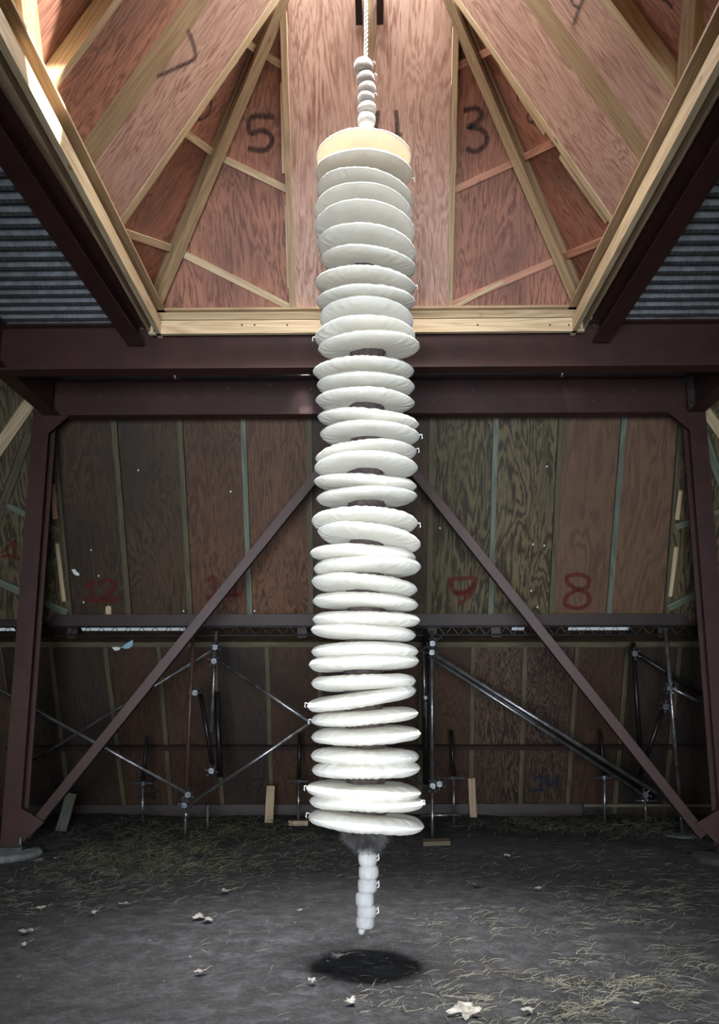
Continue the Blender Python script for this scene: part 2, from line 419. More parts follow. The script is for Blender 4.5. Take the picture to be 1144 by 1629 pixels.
# chevron braces
def brace(a, b, lab):
    pl = YP(8.46); p0, p1 = P(*a, pl), P(*b, pl)
    d = (p1 - p0).normalized(); s = d.cross(Y).normalized()
    r = root('steel_brace', p0, lab, 'steel brace')
    m = MB(); m.beam(p0, p1, s * .085, Y * .01); m.build('face_leg', 'steel_maroon', r)
    m = MB(); q = s * (-.04 if s.z > 0 else .04) + Y * .04; m.beam(p0 + q, p1 + q, s * .01, Y * .085); m.build('side_leg', 'steel_maroon_dull', r)
    return r
brace((40, 1330), (574, 668), 'diagonal maroon steel brace rising from the left column foot')
brace((1120, 1330), (594, 668), 'diagonal maroon steel brace rising from the right column foot')

# ------------------------------------------------------------------ roof lantern
S = .578; ZB = 4.53
BL, BR = P(243, 498, YP(7.1)), P(924, 498, YP(7.1)); ZB = BL.z; BR.z = ZB
a = P(65, 160, ZP(ZB)); b = P(1144, 78, ZP(ZB))
def ext(p, q, y): return p + (q - p) * ((y - p.y) / (q.y - p.y))
FLc, FRc = ext(BL, a, 3.14), ext(BR, b, 3.14)
def face_plane(p, q, inward):   # leaning plane through base line pq
    d = (q - p).normalized(); inn = Z.cross(d).normalized()
    if inn.dot(inward) < 0: inn = -inn
    up = (Z + inn * S).normalized(); n = (inn - Z * S).normalized()  # n faces inside/down
    return (p, n), up
HOODC = V((-.06, 5.2, ZB))
faces = {}
for key, p, q in (('back', BL, BR), ('left', FLc, BL), ('right', BR, FRc), ('front', FRc, FLc)):
    faces[key] = face_plane(p, q, HOODC - (p + q) / 2) + (p, q)
HT = 2.05
def up_to(pt, up, z): return pt + up * ((z - pt.z) / up.z)
def hip(A, B):   # line shared by two leaning planes, as a direction
    d = A[0][1].cross(B[0][1]).normalized()
    return d if d.z > 0 else -d
REC = .10
def lantern_face(key, name, strip, mats, label):
    pl, up, p, q = faces[key]; n = pl[1]
    r = root(name, (p + q) / 2, label, None, None, 'structure')
    out = -n * REC
    # clear triangular bays left and right of the strip, and the proud strip between
    s0, s1 = strip   # points on the base line
    nb = {'back': ('left', 'right'), 'left': ('front', 'back'), 'right': ('back', 'front'), 'front': ('right', 'left')}[key]
    h0, h1 = hip(faces[key], faces[nb[0]]), hip(faces[key], faces[nb[1]])
    zt = ZB + HT
    for (cor, s_, h, mt, e) in ((p, s0, h0, mats[0], -1), (q, s1, h1, mats[1], 1)):
        top_h = cor + h * (HT / h.z); top_s = up_to(s_, up, zt)
        m = MB()
        bd = (q - p).normalized() * e * .16
        A_, B_, C_, D_ = cor + out + bd, s_ + out, top_s + out, top_h + out + bd
        m.slab([A_, B_, C_, D_], -n, .016, up); m.build('plywood_panel', mt, r)
    return r, s0, s1
def bp(key, px): # point on base line at a pixel column -> intersect picture column with base line
    pl, up, p, q = faces[key]
    lo, hi = 0., 1.
    def col(t):
        pt = p + (q - p) * t - CAM; return 572 + F * pt.dot(RGT) / max(pt.dot(FWD), .01)
    s = 1 if col(1) > col(0) else -1
    for _ in range(50):
        mid = (lo + hi) / 2
        if (col(mid) - px) * s < 0: lo = mid
        else: hi = mid
    return p + (q - p) * lo
def inpl(key, px, py, d=0): return P(px, py, off(faces[key][0], d))
def pbeam(r, name, key, a, b, w, th, d, mat):   # a timber lying in a lantern face: pixel ends, width, thickness, depth offset
    pl = faces[key][0]; n = pl[1]; p0, p1 = inpl(key, *a, d), inpl(key, *b, d)
    s = (p1 - p0).normalized().cross(n).normalized()
    m = MB(); m.beam(p0, p1, s * w, n * th); return m.build(name, mat, r)

# --- back face
kb = 'back'
sb0, sb1 = inpl(kb, 470, 497), inpl(kb, 711, 497)
rb, _, _ = lantern_face(kb, 'wall_lantern_back', (sb0, sb1), ('ply_rust', 'ply_rust'), 'leaning back face of the roof lantern, pink plywood with black numerals')
pl, up, p_, q_ = faces[kb]; n = pl[1]
seam = inpl(kb, 588, 497)
def strip_panel(r, s0, s1, up, n, mat, z1=None, inset=0.004):
    z1 = z1 or ZB + HT; d = (s1 - s0).normalized() * inset
    m = MB(); m.slab([s0 + d, s1 - d, up_to(s1 - d, up, z1), up_to(s0 + d, up, z1)], -n, .016, up); m.build('plywood_panel', mat, r)
def rafter(r, s, side, up, n, mat='timber_tan', w=.038, z1=None, dep=REC):
    e = up_to(s, up, z1 or ZB + HT); c = side * w / 2 - n * dep / 2 + n * .004
    m = MB(); m.beam(s + c, e + c, side * w, n * dep); m.build('rafter', mat, r)
strip_panel(rb, sb0, seam, up, n, 'ply_pink'); strip_panel(rb, seam, sb1, up, n, 'ply_pink')
rafter(rb, sb0, -X, up, n, 'timber_tan', .05); rafter(rb, sb1, X, up, n, 'timber_tan', .045)
pbeam(rb, 'seam_batten', kb, (587, 200), (587, -12), .07, .018, .010, 'timber_tan')
for a, b in (((452, 132), (455, 276)), ((459, 326), (463, 459))): pbeam(rb, 'batten', kb, a, b, .06, .02, -.02, 'timber_pale')
for a, b in (((722, 135), (720, 277)), ((716, 328), (714, 460))): pbeam(rb, 'batten', kb, a, b, .06, .02, -.02, 'timber_pale')
# --- left face
kl = 'left'; upL, nL = faces[kl][1], faces[kl][0][1]
sl1 = bp(kl, 176); sl0 = bp(kl, 70); sla = bp(kl, 133); slb = bp(kl, 114)
rl, _, _ = lantern_face(kl, 'wall_lantern_left', (sl0, sl1), ('ply_rust', 'ply_rust'), 'leaning left face of the roof lantern in plywood strips')
strip_panel(rl, sla, sl1, upL, nL, 'ply_pink'); strip_panel(rl, sl0, slb, upL, nL, 'ply_rust')
rafter(rl, sl1, (BL - FLc).normalized(), upL, nL, 'timber_pale', .09)
rafter(rl, sl0, (FLc - BL).normalized(), upL, nL, 'timber_pale', .06)
d = (sla - slb); m = MB(); c = (sla + slb) / 2 - nL * .02; m.beam(c, up_to(c, upL, ZB + HT), d.normalized() * (d.length - .004), nL * .035); m.build('rafter', 'timber_tan', rl)
# --- right face
kr = 'right'; upR, nR = faces[kr][1], faces[kr][0][1]
sr0 = bp(kr, 990); sra = bp(kr, 1035); srb = bp(kr, 1051); sr1 = bp(kr, 1090)
rr, _, _ = lantern_face(kr, 'wall_lantern_right', (sr0, sr1), ('ply_rust', 'ply_rust'), 'leaning right face of the roof lantern in plywood strips')
strip_panel(rr, sr0, sra, upR, nR, 'ply_pink'); strip_panel(rr, srb, sr1, upR, nR, 'ply_pink')
rafter(rr, sr0, (BR - FRc).normalized(), upR, nR, 'timber_pale', .07)
rafter(rr, sr1, (FRc - BR).normalized(), upR, nR, 'timber_pale', .07)
d = (srb - sra); m = MB(); c = (sra + srb) / 2 - nR * .02; m.beam(c, up_to(c, upR, ZB + HT), d.normalized() * (d.length - .004), nR * .035); m.build('rafter', 'timber_tan', rr)
# --- front face, with an open slot high on its left side where daylight comes in
kf = 'front'; upF, nF = faces[kf][1], faces[kf][0][1]
rf = root('wall_lantern_front', (FLc + FRc) / 2, 'near face of the roof lantern with one open slot', None, None, 'structure')
hl, hr = hip(faces[kf], faces['left']), hip(faces[kf], faces['right'])
def fpt(t, z):  # fraction across at height
    A_ = FLc + hl * ((z - ZB) / hl.z); B_ = FRc + hr * ((z - ZB) / hr.z); return A_ + (B_ - A_) * (t * 1.12 - .06)
def fslab(t0, t1, z0, z1):
    m = MB(); m.slab([fpt(t0, z0), fpt(t1, z0), fpt(t1, z1), fpt(t0, z1)], -nF, .016, upF); m.build('plywood_panel', 'ply_rust', rf)
zA, zB_ = ZB + .55, ZB + 1.25
for t0, t1 in ((0, .34), (.34, .67), (.67, 1)): fslab(t0, t1, ZB, zA)
fslab(0, .08, zA, zB_); fslab(.36, .67, zA, zB_); fslab(.67, 1, zA, zB_)
for t0, t1 in ((0, .34), (.34, .67), (.67, 1)): fslab(t0, t1, zB_, ZB + HT)
# hip rafters
def hiprafter(cor, h, c_in, par, w=.088):
    s = h.cross(c_in).normalized(); inn = s.cross(h).normalized()
    if inn.dot(c_in) < 0: inn = -inn
    m = MB(); q = inn * (-.0); m.beam(cor + q + h * .02, cor + q + h * (HT / h.z), s * w, inn * .045); m.build('hip_rafter', 'timber_tan', par)
hiprafter(BL, hip(faces[kb], faces[kl]), V((1, -1, 0)), rb); hiprafter(BR, hip(faces[kb], faces[kr]), V((-1, -1, 0)), rb, .08)
hiprafter(FLc, hip(faces[kf], faces[kl]), V((1, 1, 0)), rf); hiprafter(FRc, hip(faces[kf], faces[kr]), V((-1, 1, 0)), rf)
# board added behind each hip to stand for the deep shadow there
for cor, h in ((BL, hip(faces[kb], faces[kl])), (BR, hip(faces[kb], faces[kr]))):
    k2 = V((-1, 1, 0)) if cor is BL else V((1, 1, 0))
    c = cor + k2.normalized() * .10 ; s = h.cross(k2).normalized()
    m = MB(); m.beam(c, c + h * (HT / h.z), s * .10, k2.normalized() * .03); m.build('hip_shadow_board', 'timber_tan', rb)
# braces
D_ = -.075
for a, b in (((288, 402), (467, 491)), ((350, 250), (461, 303)), ((415, 84), (456, 108))): pbeam(rb, 'brace', kb, a, b, .055, .04, D_, 'timber_pale')
for a, b in (((181, 364), (276, 396)), ((290, 208), (342, 246)), ((390, 66), (414, 85))): pbeam(rl, 'brace', kl, a, b, .055, .04, D_, 'timber_pale')
for a, b in (((711, 487), (888, 412)), ((717, 305), (836, 250)), ((721, 109), (762, 90))): pbeam(rb, 'brace', kb, a, b, .055, .04, D_, 'timber_pinkish')
for a, b in (((888, 412), (986, 372)), ((834, 250), (886, 224)), ((760, 90), (785, 77))): pbeam(rr, 'brace', kr, a, b, .055, .04, D_, 'timber_pinkish')
for a, b in (((720, 490), (800, 448)),): pbeam(rb, 'brace', kb, a, b, .03, .03, D_ + .02, 'timber_pale')
# steep studs in the near bays of both side faces
pbeam(rl, 'stud', kl, (58, 152), (33, -60), .11, .05, -.03, 'timber_pale')
pbeam(rr, 'stud', kr, (1092, 150), (1108, -60), .10, .06, -.03, 'timber_tan')
pbeam(rl, 'batten', kl, (92, 120), (190, -20), .03, .03, -.03, 'timber_pale')
pbeam(rr, 'batten', kr, (1064, 132), (962, -20), .03, .03, -.03, 'timber_pale')
# ragged edging strips along side-face rafters
pbeam(rl, 'batten', kl, (200, 338), (276, 232), .05, .02, -.035, 'timber_pale'); pbeam(rl, 'batten', kl, (300, 190), (378, 92), .05, .02, -.035, 'timber_pale')
pbeam(rr, 'batten', kr, (966, 352), (892, 248), .05, .02, -.035, 'timber_pale'); pbeam(rr, 'batten', kr, (868, 212), (798, 104), .05, .02, -.035, 'timber_pale')
# spray numerals
def stroke(r, plane, pts, wpx, mat, name='sprayed_numeral', lift=.003):
    n = plane[1].normalized()
    if n.dot(CAM - plane[0]) < 0: n = -n
    pl = (plane[0] + n * lift, n)
    # smooth the polyline
    q = [V((p[0], p[1], 0)) for p in pts]; sm = []
    for i in range(len(q) - 1):
        p0 = q[max(i - 1, 0)]; p1 = q[i]; p2 = q[i + 1]; p3 = q[min(i + 2, len(q) - 1)]
        for k in range(4):
            t = k / 4; sm.append(.5 * ((2 * p1) + (p2 - p0) * t + (2 * p0 - 5 * p1 + 4 * p2 - p3) * t * t + (3 * p1 - p0 - 3 * p2 + p3) * t ** 3))
    sm.append(q[-1]); W = [P(s.x, s.y, pl) for s in sm]
    w3 = wpx * (W[0] - CAM).dot(FWD) / F
    m = MB()
    for i, p in enumerate(W):
        t = (W[min(i + 1, len(W) - 1)] - W[max(i - 1, 0)]).normalized(); s = n.cross(t).normalized() * w3 / 2
        m.v += [p - s, p + s]
    for i in range(len(W) - 1): m.quadf([2 * i, 2 * i + 2, 2 * i + 3, 2 * i + 1], [(i, 0), (i + 1, 0), (i + 1, 1), (i, 1)])
    return m.build(name, mat, r)
def pl_of(k, rec): return off(faces[k][0], -REC if rec else 0)
BK, bR, bS = 'spray_black', pl_of(kb, True), pl_of(kb, False)
stroke(rb, bR, [(436, 186), (400, 186), (398, 212), (416, 207), (430, 214), (432, 228), (420, 239), (394, 236)], 11, BK)
stroke(rb, bR, [(738, 176), (756, 172), (766, 180), (760, 194), (746, 202), (762, 204), (774, 215), (772, 230), (756, 241), (742, 236)], 11, BK)
stroke(rb, bS, [(602, 176), (601, 212), (640, 214)], 9, BK); stroke(rb, bS, [(630, 175), (632, 205), (632, 240)], 9, BK)
lS, lR, rS_, rR = pl_of(kl, False), pl_of(kl, True), pl_of(kr, False), pl_of(kr, True)
stroke(rl, lS, [(298, 48), (306, 62), (312, 88), (306, 96), (280, 108), (250, 122)], 10, BK)
stroke(rl, lR, [(332, 150), (336, 165), (332, 182), (320, 190), (312, 186)], 9, BK)
stroke(rr, rR, [(848, 176), (840, 182), (840, 192), (848, 194), (851, 184), (846, 176)], 6, BK); stroke(rr, rR, [(820, 130), (824, 162)], 6, BK)
stroke(rr, rS_, [(906, -6), (912, 8), (922, 12)], 8, BK); stroke(rr, rS_, [(930, -6), (920, 16), (912, 40)], 9, BK)
stroke(rr, rR, [(1046, -8), (1060, 2), (1070, 12)], 11, BK)

# timber frame of the lantern base
fr = root('timber_frame', (0, 7.0, 4.45), 'pale timber kerb of doubled planks round the base of the roof lantern', 'timber frame')
zl0, zl1 = 4.355, 4.47
def fr_side(a, b, inn, zlo, zhi, ins, th, mat='timber_pale'):
    zc = (zlo + zhi) / 2; m = MB(); A_ = V((a.x, a.y, zc)) + inn * (ins + th / 2); B_ = V((b.x, b.y, zc)) + inn * (ins + th / 2)
    m.beam(A_, B_, Z * (zhi - zlo), inn * th); m.build('plank', mat, fr)
inB, inL, inR, inF = -Y, V((1, 0, 0)), V((-1, 0, 0)), Y
for (a, b, inn) in ((BL, BR, inB), (FLc, BL, inL), (FRc, BR, inR), (FLc, FRc, inF)):
    fr_side(a, b, inn, zl0, zl1, .06, .04); fr_side(a, b, inn, zl1 + .03, ZB + .014, .012, .04)
m = MB(); m.beam(V((BL.x + .05, BL.y - .0, 4.484)), V((BR.x - .05, BR.y - .0, 4.484)), Z * .02, Y * .03); m.build('plank', 'timber_tan', fr)
for s_, e_ in ((BL, FLc), (BR, FRc)):
    k = 1 if s_ is BL else -1
    m = MB(); m.beam(V((s_.x + .05 * k, s_.y, 4.47)), V((e_.x + .05 * k, e_.y, 4.47)), Z * .012, X * .08); m.build('plank', 'timber_tan', fr)
for px in (520, 385, 405, 457, 760, 905, 875):   # on the back plank
    p = P(px, 517, YP(7.0)); m = MB(); m.tube([p, p - Y * .003], .008, 8); m.build('nail', 'fur_brown', fr)
for k, s_, e_ in ((-1, BL, FLc), (1, BR, FRc)):
    m = MB(); m.beam(V((s_.x + .03 * k, s_.y + .1, ZB - .01)), V((e_.x + .03 * k, e_.y - .1, ZB - .01)), X * .30, Z * .02); m.build('plate', 'timber_tan', fr)
    m = MB(); m.beam(V((s_.x - .002 * k, s_.y, 4.45)), V((e_.x - .002 * k, e_.y, 4.45)), X * .02, Z * .15); m.build('plank', 'timber_tan', fr)
for s_, k in ((BL, 1), (FLc, -1)):
    m = MB(); m.beam(V((BL.x - .1, s_.y + .03 * k, ZB - .01)), V((BR.x + .1, s_.y + .03 * k, ZB - .01)), Y * .26, Z * .02); m.build('plate', 'timber_tan', fr)
for cor in (BL, BR):
    k = 1 if cor is BL else -1
    m = MB(); m.box(V((cor.x + .062 * k, cor.y - .115, 4.42)), X * .018, Y * .012, Z * .05); m.build('corner_bracket', 'galvanised', fr)

# twin steel channels that carry the rope
e_ = inpl(kb, 588, 38); zc = e_.z
r = root('lifting_beam', (e_.x, 5.2, zc), 'pair of dark steel channels crossing the top of the lantern above the rope', 'steel beam')
for s in (-1, 1):
    m = MB(); cx = e_.x + s * .060
    m.beam(V((cx, e_.y - .005, zc + .06)), V((cx, 4.3, zc + .06)), X * .012, Z * .14)
    for zz in (-.01, .13): m.beam(V((cx + s * .02, e_.y - .005, zc + zz)), V((cx + s * .02, 4.3, zc + zz)), X * .05, Z * .01)
    m.build('channel', 'steel_maroon_dull', r)

# ------------------------------------------------------------------ upper back wall (leaning plywood)
U0, U1 = V((0, 9.9, 2.29)), V((0, 8.86, 4.22))
UP = (U0, (U1 - U0).cross(X).normalized());
if UP[1].y > 0: UP = (UP[0], -UP[1])
nU = UP[1]; gU = (U1 - U0).normalized()
wb = root('wall_back', (0, 9.9, 2.28), 'upper back wall of dark plywood sheets between studs', None, None, 'structure')
ustud = [(83, 112, 'timber_grey'), (181, 206, 'timber_grey'), (286, 303, 'timber_grey'), (387, 398, 'timber_teal'), (492, 495, 'timber_grey'), (596, 590, 'timber_grey'), (688, 682, 'timber_grey'), (789, 780, 'timber_teal'), (893, 877, 'timber_grey'), (993, 968, 'timber_teal'), (1084, 1060, 'timber_grey')]
def at_h(top, bot, py, pl, y0=660, y1=976): return P(top + (bot - top) * (py - y0) / (y1 - y0), py, pl)
umat = ['ply_brown_dark', 'ply_brown_dark', 'ply_brown', 'ply_brown', 'ply_brown_dark', 'ply_brown_dark', 'ply_olive', 'ply_olive', 'ply_tan', 'ply_tan']
rec = off(UP, -.05)
for i in range(len(ustud) - 1):
    a, b = ustud[i], ustud[i + 1]
    q = [at_h(a[0], a[1], 985, rec), at_h(b[0], b[1], 985, rec), at_h(b[0], b[1], 575, rec), at_h(a[0], a[1], 575, rec)]
    dx = X * .002
    m = MB(); m.slab([q[0] + dx, q[1] - dx, q[2] - dx, q[3] + dx], -nU, .014, gU); m.build('plywood_panel', umat[i], wb)
for t, b, mt in ustud:
    p0, p1 = at_h(t, b, 982, off(UP, -.025)), at_h(t, b, 612, off(UP, -.025)); s = (p1 - p0).cross(nU).normalized()
    m = MB(); m.beam(p0, p1, s * .055, nU * .06); m.build('stud', mt, wb)
RD = 'spray_red'
SC = 1.0
for pts in ([(700 + 20, 930), (716, 922), (738, 920), (758, 921), (750, 934), (736, 946), (722, 940), (718, 930)], [(754, 924), (748, 944), (732, 962)], [(722, 944), (748, 940)]): stroke(wb, rec, pts, 9, RD)
for pts in ([(920, 938), (906, 930), (902, 918), (920, 914), (936, 920), (934, 934), (920, 938), (902, 948), (900, 962), (920, 968), (936, 960), (936, 946), (920, 938)],): stroke(wb, rec, pts, 9, RD)
for pts in ([(330, 925), (342, 918), (341, 948)], [(328, 950), (356, 948)], [(366, 922), (374, 918), (372, 948)], [(360, 948), (384, 946)]): stroke(wb, rec, pts, 9, RD)
for pts in ([(136, 935), (146, 926), (146, 950)], [(158, 930), (170, 922), (182, 928), (176, 942), (160, 954)], [(134, 955), (162, 955), (190, 953)]): stroke(wb, rec, pts, 9, RD)
# channel under the upper wall
ch = root('steel_channel', (0, 9.8, 2.2), 'long dark maroon channel under the upper back wall', 'steel beam')
for nm, z0_, z1_, th in (('web', 2.155, 2.275, .012),):
    p0, p1 = P(-40, 990, YP(9.8)), P(1180, 990, YP(9.8)); m = MB(); m.beam(V((p0.x, 9.8, 2.215)), V((p1.x, 9.8, 2.215)), Z * .12, Y * .012); m.build('web', 'steel_maroon_dull', ch)
for zz in (2.155, 2.275):
    m = MB(); m.beam(V((p0.x, 9.84, zz)), V((p1.x, 9.84, zz)), Z * .01, Y * .09); m.build('flange', 'steel_maroon_dull', ch)
for px in (112, 300, 480, 600, 688, 790, 1057):
    p = P(px, 1003, YP(9.78)); m = MB(); m.box(V((p.x, 9.86, 2.10)), X * .05, Y * .03, Z * .07); m.build('bracket', 'steel_maroon_dull', ch)
# screws and flakes on wall as one speckle part each: small chips
m = MB()
for px, py in ((220, 748), (367, 782), (145, 875), (157, 916), (133, 958), (292, 972), (405, 972), (845, 940), (600 + 270, 742), (866, 868), (605 + 250, 966), (1008, 990), (1030, 993), (848, 866), (700, 840)):
    p = P(px, py, off(rec, .004)); m.box(p, X * .007, gU * .009, nU * .003)
o = m.build('paint_fleck', 'paper', wb); o['kind'] = 'stuff'

# ------------------------------------------------------------------ lower back wall
L0, L1 = V((0, 11.45, 0)), V((0, 10.5, 2.02))
LP = (L0, (L1 - L0).cross(X).normalized())
if LP[1].y > 0: LP = (LP[0], -LP[1])
nLw = LP[1]; gL = (L1 - L0).normalized(); recL = off(LP, -.05)
wl = root('wall_back_lower', (0, 11.45, 0), 'lower back wall of plywood sheets coloured darker for shade behind the scaffold', None, None, 'structure')
lstud = [(0, 36, 'timber_grey'), (81, 112, 'timber_grey'), (168, 199, 'timber_grey'), (253, 273, 'timber_grey'), (342, 354, 'timber_grey'), (425, 433, 'timber_grey'), (508, 512, 'timber_grey'), (590, 590, 'timber_grey'), (671, 668, 'timber_grey'), (753, 748, 'timber_grey'), (835, 827, 'timber_grey'), (918, 902, 'timber_grey'), (998, 977, 'timber_grey'), (1081, 1056, 'timber_grey'), (1165, 1136, 'timber_grey')]
lmat = ['ply_shaded_dark', 'ply_shaded_dark', 'ply_shaded', 'ply_shaded', 'ply_shaded_dark', 'ply_shaded', 'ply_shaded_dark', 'ply_shaded', 'ply_shaded', 'ply_flaky', 'ply_flaky', 'ply_shaded', 'ply_shaded_dark', 'ply_shaded_dark']
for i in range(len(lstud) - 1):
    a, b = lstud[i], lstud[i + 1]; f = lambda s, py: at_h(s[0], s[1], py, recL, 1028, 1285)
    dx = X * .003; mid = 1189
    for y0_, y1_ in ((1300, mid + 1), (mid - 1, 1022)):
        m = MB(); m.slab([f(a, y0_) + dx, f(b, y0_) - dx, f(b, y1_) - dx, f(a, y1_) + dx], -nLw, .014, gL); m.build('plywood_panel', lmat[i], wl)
for t, b, mt in lstud:
    p0, p1 = at_h(t, b, 1292, off(LP, -.03), 1028, 1285), at_h(t, b, 1024, off(LP, -.03), 1028, 1285); s = (p1 - p0).cross(nLw).normalized()
    m = MB(); m.beam(p0, p1, s * .05, nLw * .05); m.build('stud', mt, wl)
pA, pB = P(-20, 1024, off(LP, .0)), P(1175, 1024, off(LP, .0))
m = MB(); m.beam(pA, pB, gL * .06, nLw * .06); m.build('top_plate', 'timber_grey', wl)
pA, pB = P(-20, 1190, off(LP, .03)), P(1175, 1188, off(LP, .03))
m = MB(); m.beam(pA, pB, gL * .05, nLw * .05); m.build('rail', 'steel_maroon_dull', wl)
pA, pB = P(-20, 1292, off(LP, .02)), P(925, 1290, off(LP, .02)); hgt = .16
bb = root('baseboard_back', (0, 11.3, 0), 'dark maroon steel kerb along the foot of the back wall', None, None, 'structure')
m = MB(); m.beam(pA + V((0, -.03, 0)), pB + V((0, -.03, 0)), Z * hgt, Y * .02); m.build('web', 'steel_maroon_dull', bb)
m = MB(); m.beam(pA + V((0, 0, hgt / 2)), pB + V((0, 0, hgt / 2)), Z * .012, Y * .05); m.build('flange', 'steel_maroon_dull', bb)
m = MB(); m.beam(P(928, 1281, off(LP, .03)), P(1150, 1281, off(LP, .03)), Z * .035, Y * .06); m.build('sill_plank', 'timber_grey', bb)
m = MB(); m.slab([V((1.5, 11.48, -.05)), V((5.0, 11.48, -.05)), V((5.0, 11.42, .14)), V((1.5, 11.42, .14))], Y, .01, X); m.build('infill_board', 'ply_brown_dark', bb)
for pts in ([(222, 1238), (236, 1234), (248, 1240), (236, 1248), (222, 1256), (236, 1264), (250, 1258), (236, 1248)], [(218, 1268), (250, 1268)]): stroke(wl, recL, pts, 6, BK)
for pts in ([(392, 1244), (394, 1262)], [(400, 1242), (418, 1241), (408, 1264)], [(404, 1254), (418, 1252)]): stroke(wl, recL, pts, 6, BK)
for pts in ([(850, 1240), (862, 1234), (860, 1256)], [(842, 1258), (868, 1256)], [(874, 1232), (870, 1246), (890, 1244)], [(888, 1232), (884, 1258)]): stroke(wl, recL, pts, 6, 'spray_blue')
for pts in ([(80, 1236), (96, 1234), (88, 1254)],): stroke(wl, recL, pts, 6, BK)

# soffit between the two walls, open to daylight in three places
sf = root('trim_1', (0, 10.2, 2.1), 'boarded gap between the upper and lower back walls', None, None, 'structure')
def sof(x0, x1, t0, t1):
    a, b = V((0, 9.96, 2.28)), V((0, 10.48, 2.02)); p = a.lerp(b, t0); q = a.lerp(b, t1)
    m = MB(); m.slab([V((x0, p.y, p.z)), V((x1, p.y, p.z)), V((x1, q.y, q.z)), V((x0, q.y, q.z))], Y + Z, .012, X); m.build('soffit_board', 'ply_brown_dark', sf)
gx = lambda px: P(px, 1008, YP(10.2)).x
g = [(-6.5, gx(-30)), (gx(22), gx(128)), (gx(300), gx(815)), (gx(835), gx(905)), (gx(1002), 6.5)]
sof(-6.5, 6.5, 0, .40); sof(-6.5, 6.5, .58, 1)
for a, b in g: sof(a, b, .40, .58)

# ------------------------------------------------------------------ slanted side facets
def facet(side, top, bot, pl, py0, py1, name, label, mats, L=3.6, nsheet=3):
    T, B = at_h(top, bot, py1, pl[0], *pl[1]), at_h(top, bot, py0, pl[0], *pl[1])
    d = V((-.80 * side, -.60, 0)) if side > 0 else V((.80, -.60, 0))
    pln = plane3(T, B, B + d); n = pln[1]
    if n.dot(CAM - T) < 0: n = -n
    pln = (pln[0], n); r = root(name, B, label, None, None, 'structure'); g_ = (T - B).normalized()
    for k in range(nsheet):
        o0, o1 = d * (L * k / nsheet + .004), d * (L * (k + 1) / nsheet)
        m = MB(); m.slab([B + o0, B + o1, T + o1, T + o0], -n, .014, g_); m.build('plywood_panel', mats[k % len(mats)], r)
    return r, pln, T, B, d
def fbeam(r, pln, a, b, w, mat, d=.025, th=.045, name='stud'):
    q = off(pln, d); p0, p1 = P(*a, q), P(*b, q); s = (p1 - p0).cross(pln[1]).normalized(); m = MB(); m.beam(p0, p1, s * w, pln[1] * th); return m.build(name, mat, r)
fl, pfl, *_ = facet(1, 83, 112, (UP, (660, 976)), 990, 600, 'wall_left', 'upper left corner wall, slanted plywood with braces', ['ply_olive', 'ply_rust', 'ply_brown'])
fbeam(fl, pfl, (52, 632), (-30, 752), .12, 'timber_pale'); fbeam(fl, pfl, (46, 690), (-14, 850), .08, 'timber_grey')
fbeam(fl, pfl, (4, 800), (92, 845), .06, 'timber_teal', name='brace'); fbeam(fl, pfl, (-5, 924), (106, 974), .07, 'timber_teal', name='brace')
fbeam(fl, pfl, (90, 864), (101, 956), .04, 'timber_pale', name='batten'); fbeam(fl, pfl, (83, 770), (87, 825), .05, 'timber_pinkish', name='batten')
for pts in ([(2, 880), (18, 866), (24, 862), (24, 884)], [(2, 886), (16, 884), (32, 890)]): stroke(fl, pfl, pts, 7, RD)
fR, pfr, *_ = facet(-1, 1084, 1060, (UP, (660, 976)), 990, 600, 'wall_right', 'upper right corner wall, slanted plywood with braces', ['ply_olive', 'ply_tan', 'ply_brown'])
fbeam(fR, pfr, (1112, 636), (1160, 706), .10, 'timber_pale'); fbeam(fR, pfr, (1110, 660), (1160, 800), .08, 'timber_teal')
fbeam(fR, pfr, (1076, 838), (1150, 812), .06, 'timber_teal', name='brace'); fbeam(fR, pfr, (1064, 966), (1150, 928), .07, 'timber_teal', name='brace')
fbeam(fR, pfr, (1084, 780), (1078, 826), .04, 'timber_pale', name='batten'); fbeam(fR, pfr, (1077, 870), (1067, 948), .04, 'timber_pale', name='batten')
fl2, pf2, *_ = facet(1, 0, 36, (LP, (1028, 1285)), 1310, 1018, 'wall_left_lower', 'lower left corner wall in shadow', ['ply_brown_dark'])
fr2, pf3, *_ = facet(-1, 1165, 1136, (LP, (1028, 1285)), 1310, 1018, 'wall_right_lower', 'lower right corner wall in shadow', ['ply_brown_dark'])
# remaining enclosure towards and behind the viewer
def hall_wall(name, pts, lab):
    r = root(name, pts[0], lab, None, None, 'structure')
    a, b, h = pts; L = (b - a).length; n = int(L / 1.22) + 1; d = (b - a) / n
    for k in range(n):
        m = MB(); m.slab([a + d * k, a + d * (k + .995), a + d * (k + .995) + h, a + d * k + h], d.cross(h), .015, Z); m.build('plywood_panel', 'ply_brown_dark', r)
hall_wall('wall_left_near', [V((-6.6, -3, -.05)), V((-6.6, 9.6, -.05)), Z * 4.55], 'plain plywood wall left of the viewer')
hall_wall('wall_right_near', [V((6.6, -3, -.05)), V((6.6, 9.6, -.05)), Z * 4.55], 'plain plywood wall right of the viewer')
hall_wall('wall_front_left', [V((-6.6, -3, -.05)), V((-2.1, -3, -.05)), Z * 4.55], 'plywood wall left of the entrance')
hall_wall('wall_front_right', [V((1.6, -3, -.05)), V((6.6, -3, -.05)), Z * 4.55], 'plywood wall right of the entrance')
hall_wall('wall_front_head', [V((-2.1, -3, 2.6)), V((1.6, -3, 2.6)), Z * 1.9], 'plywood wall above the entrance')

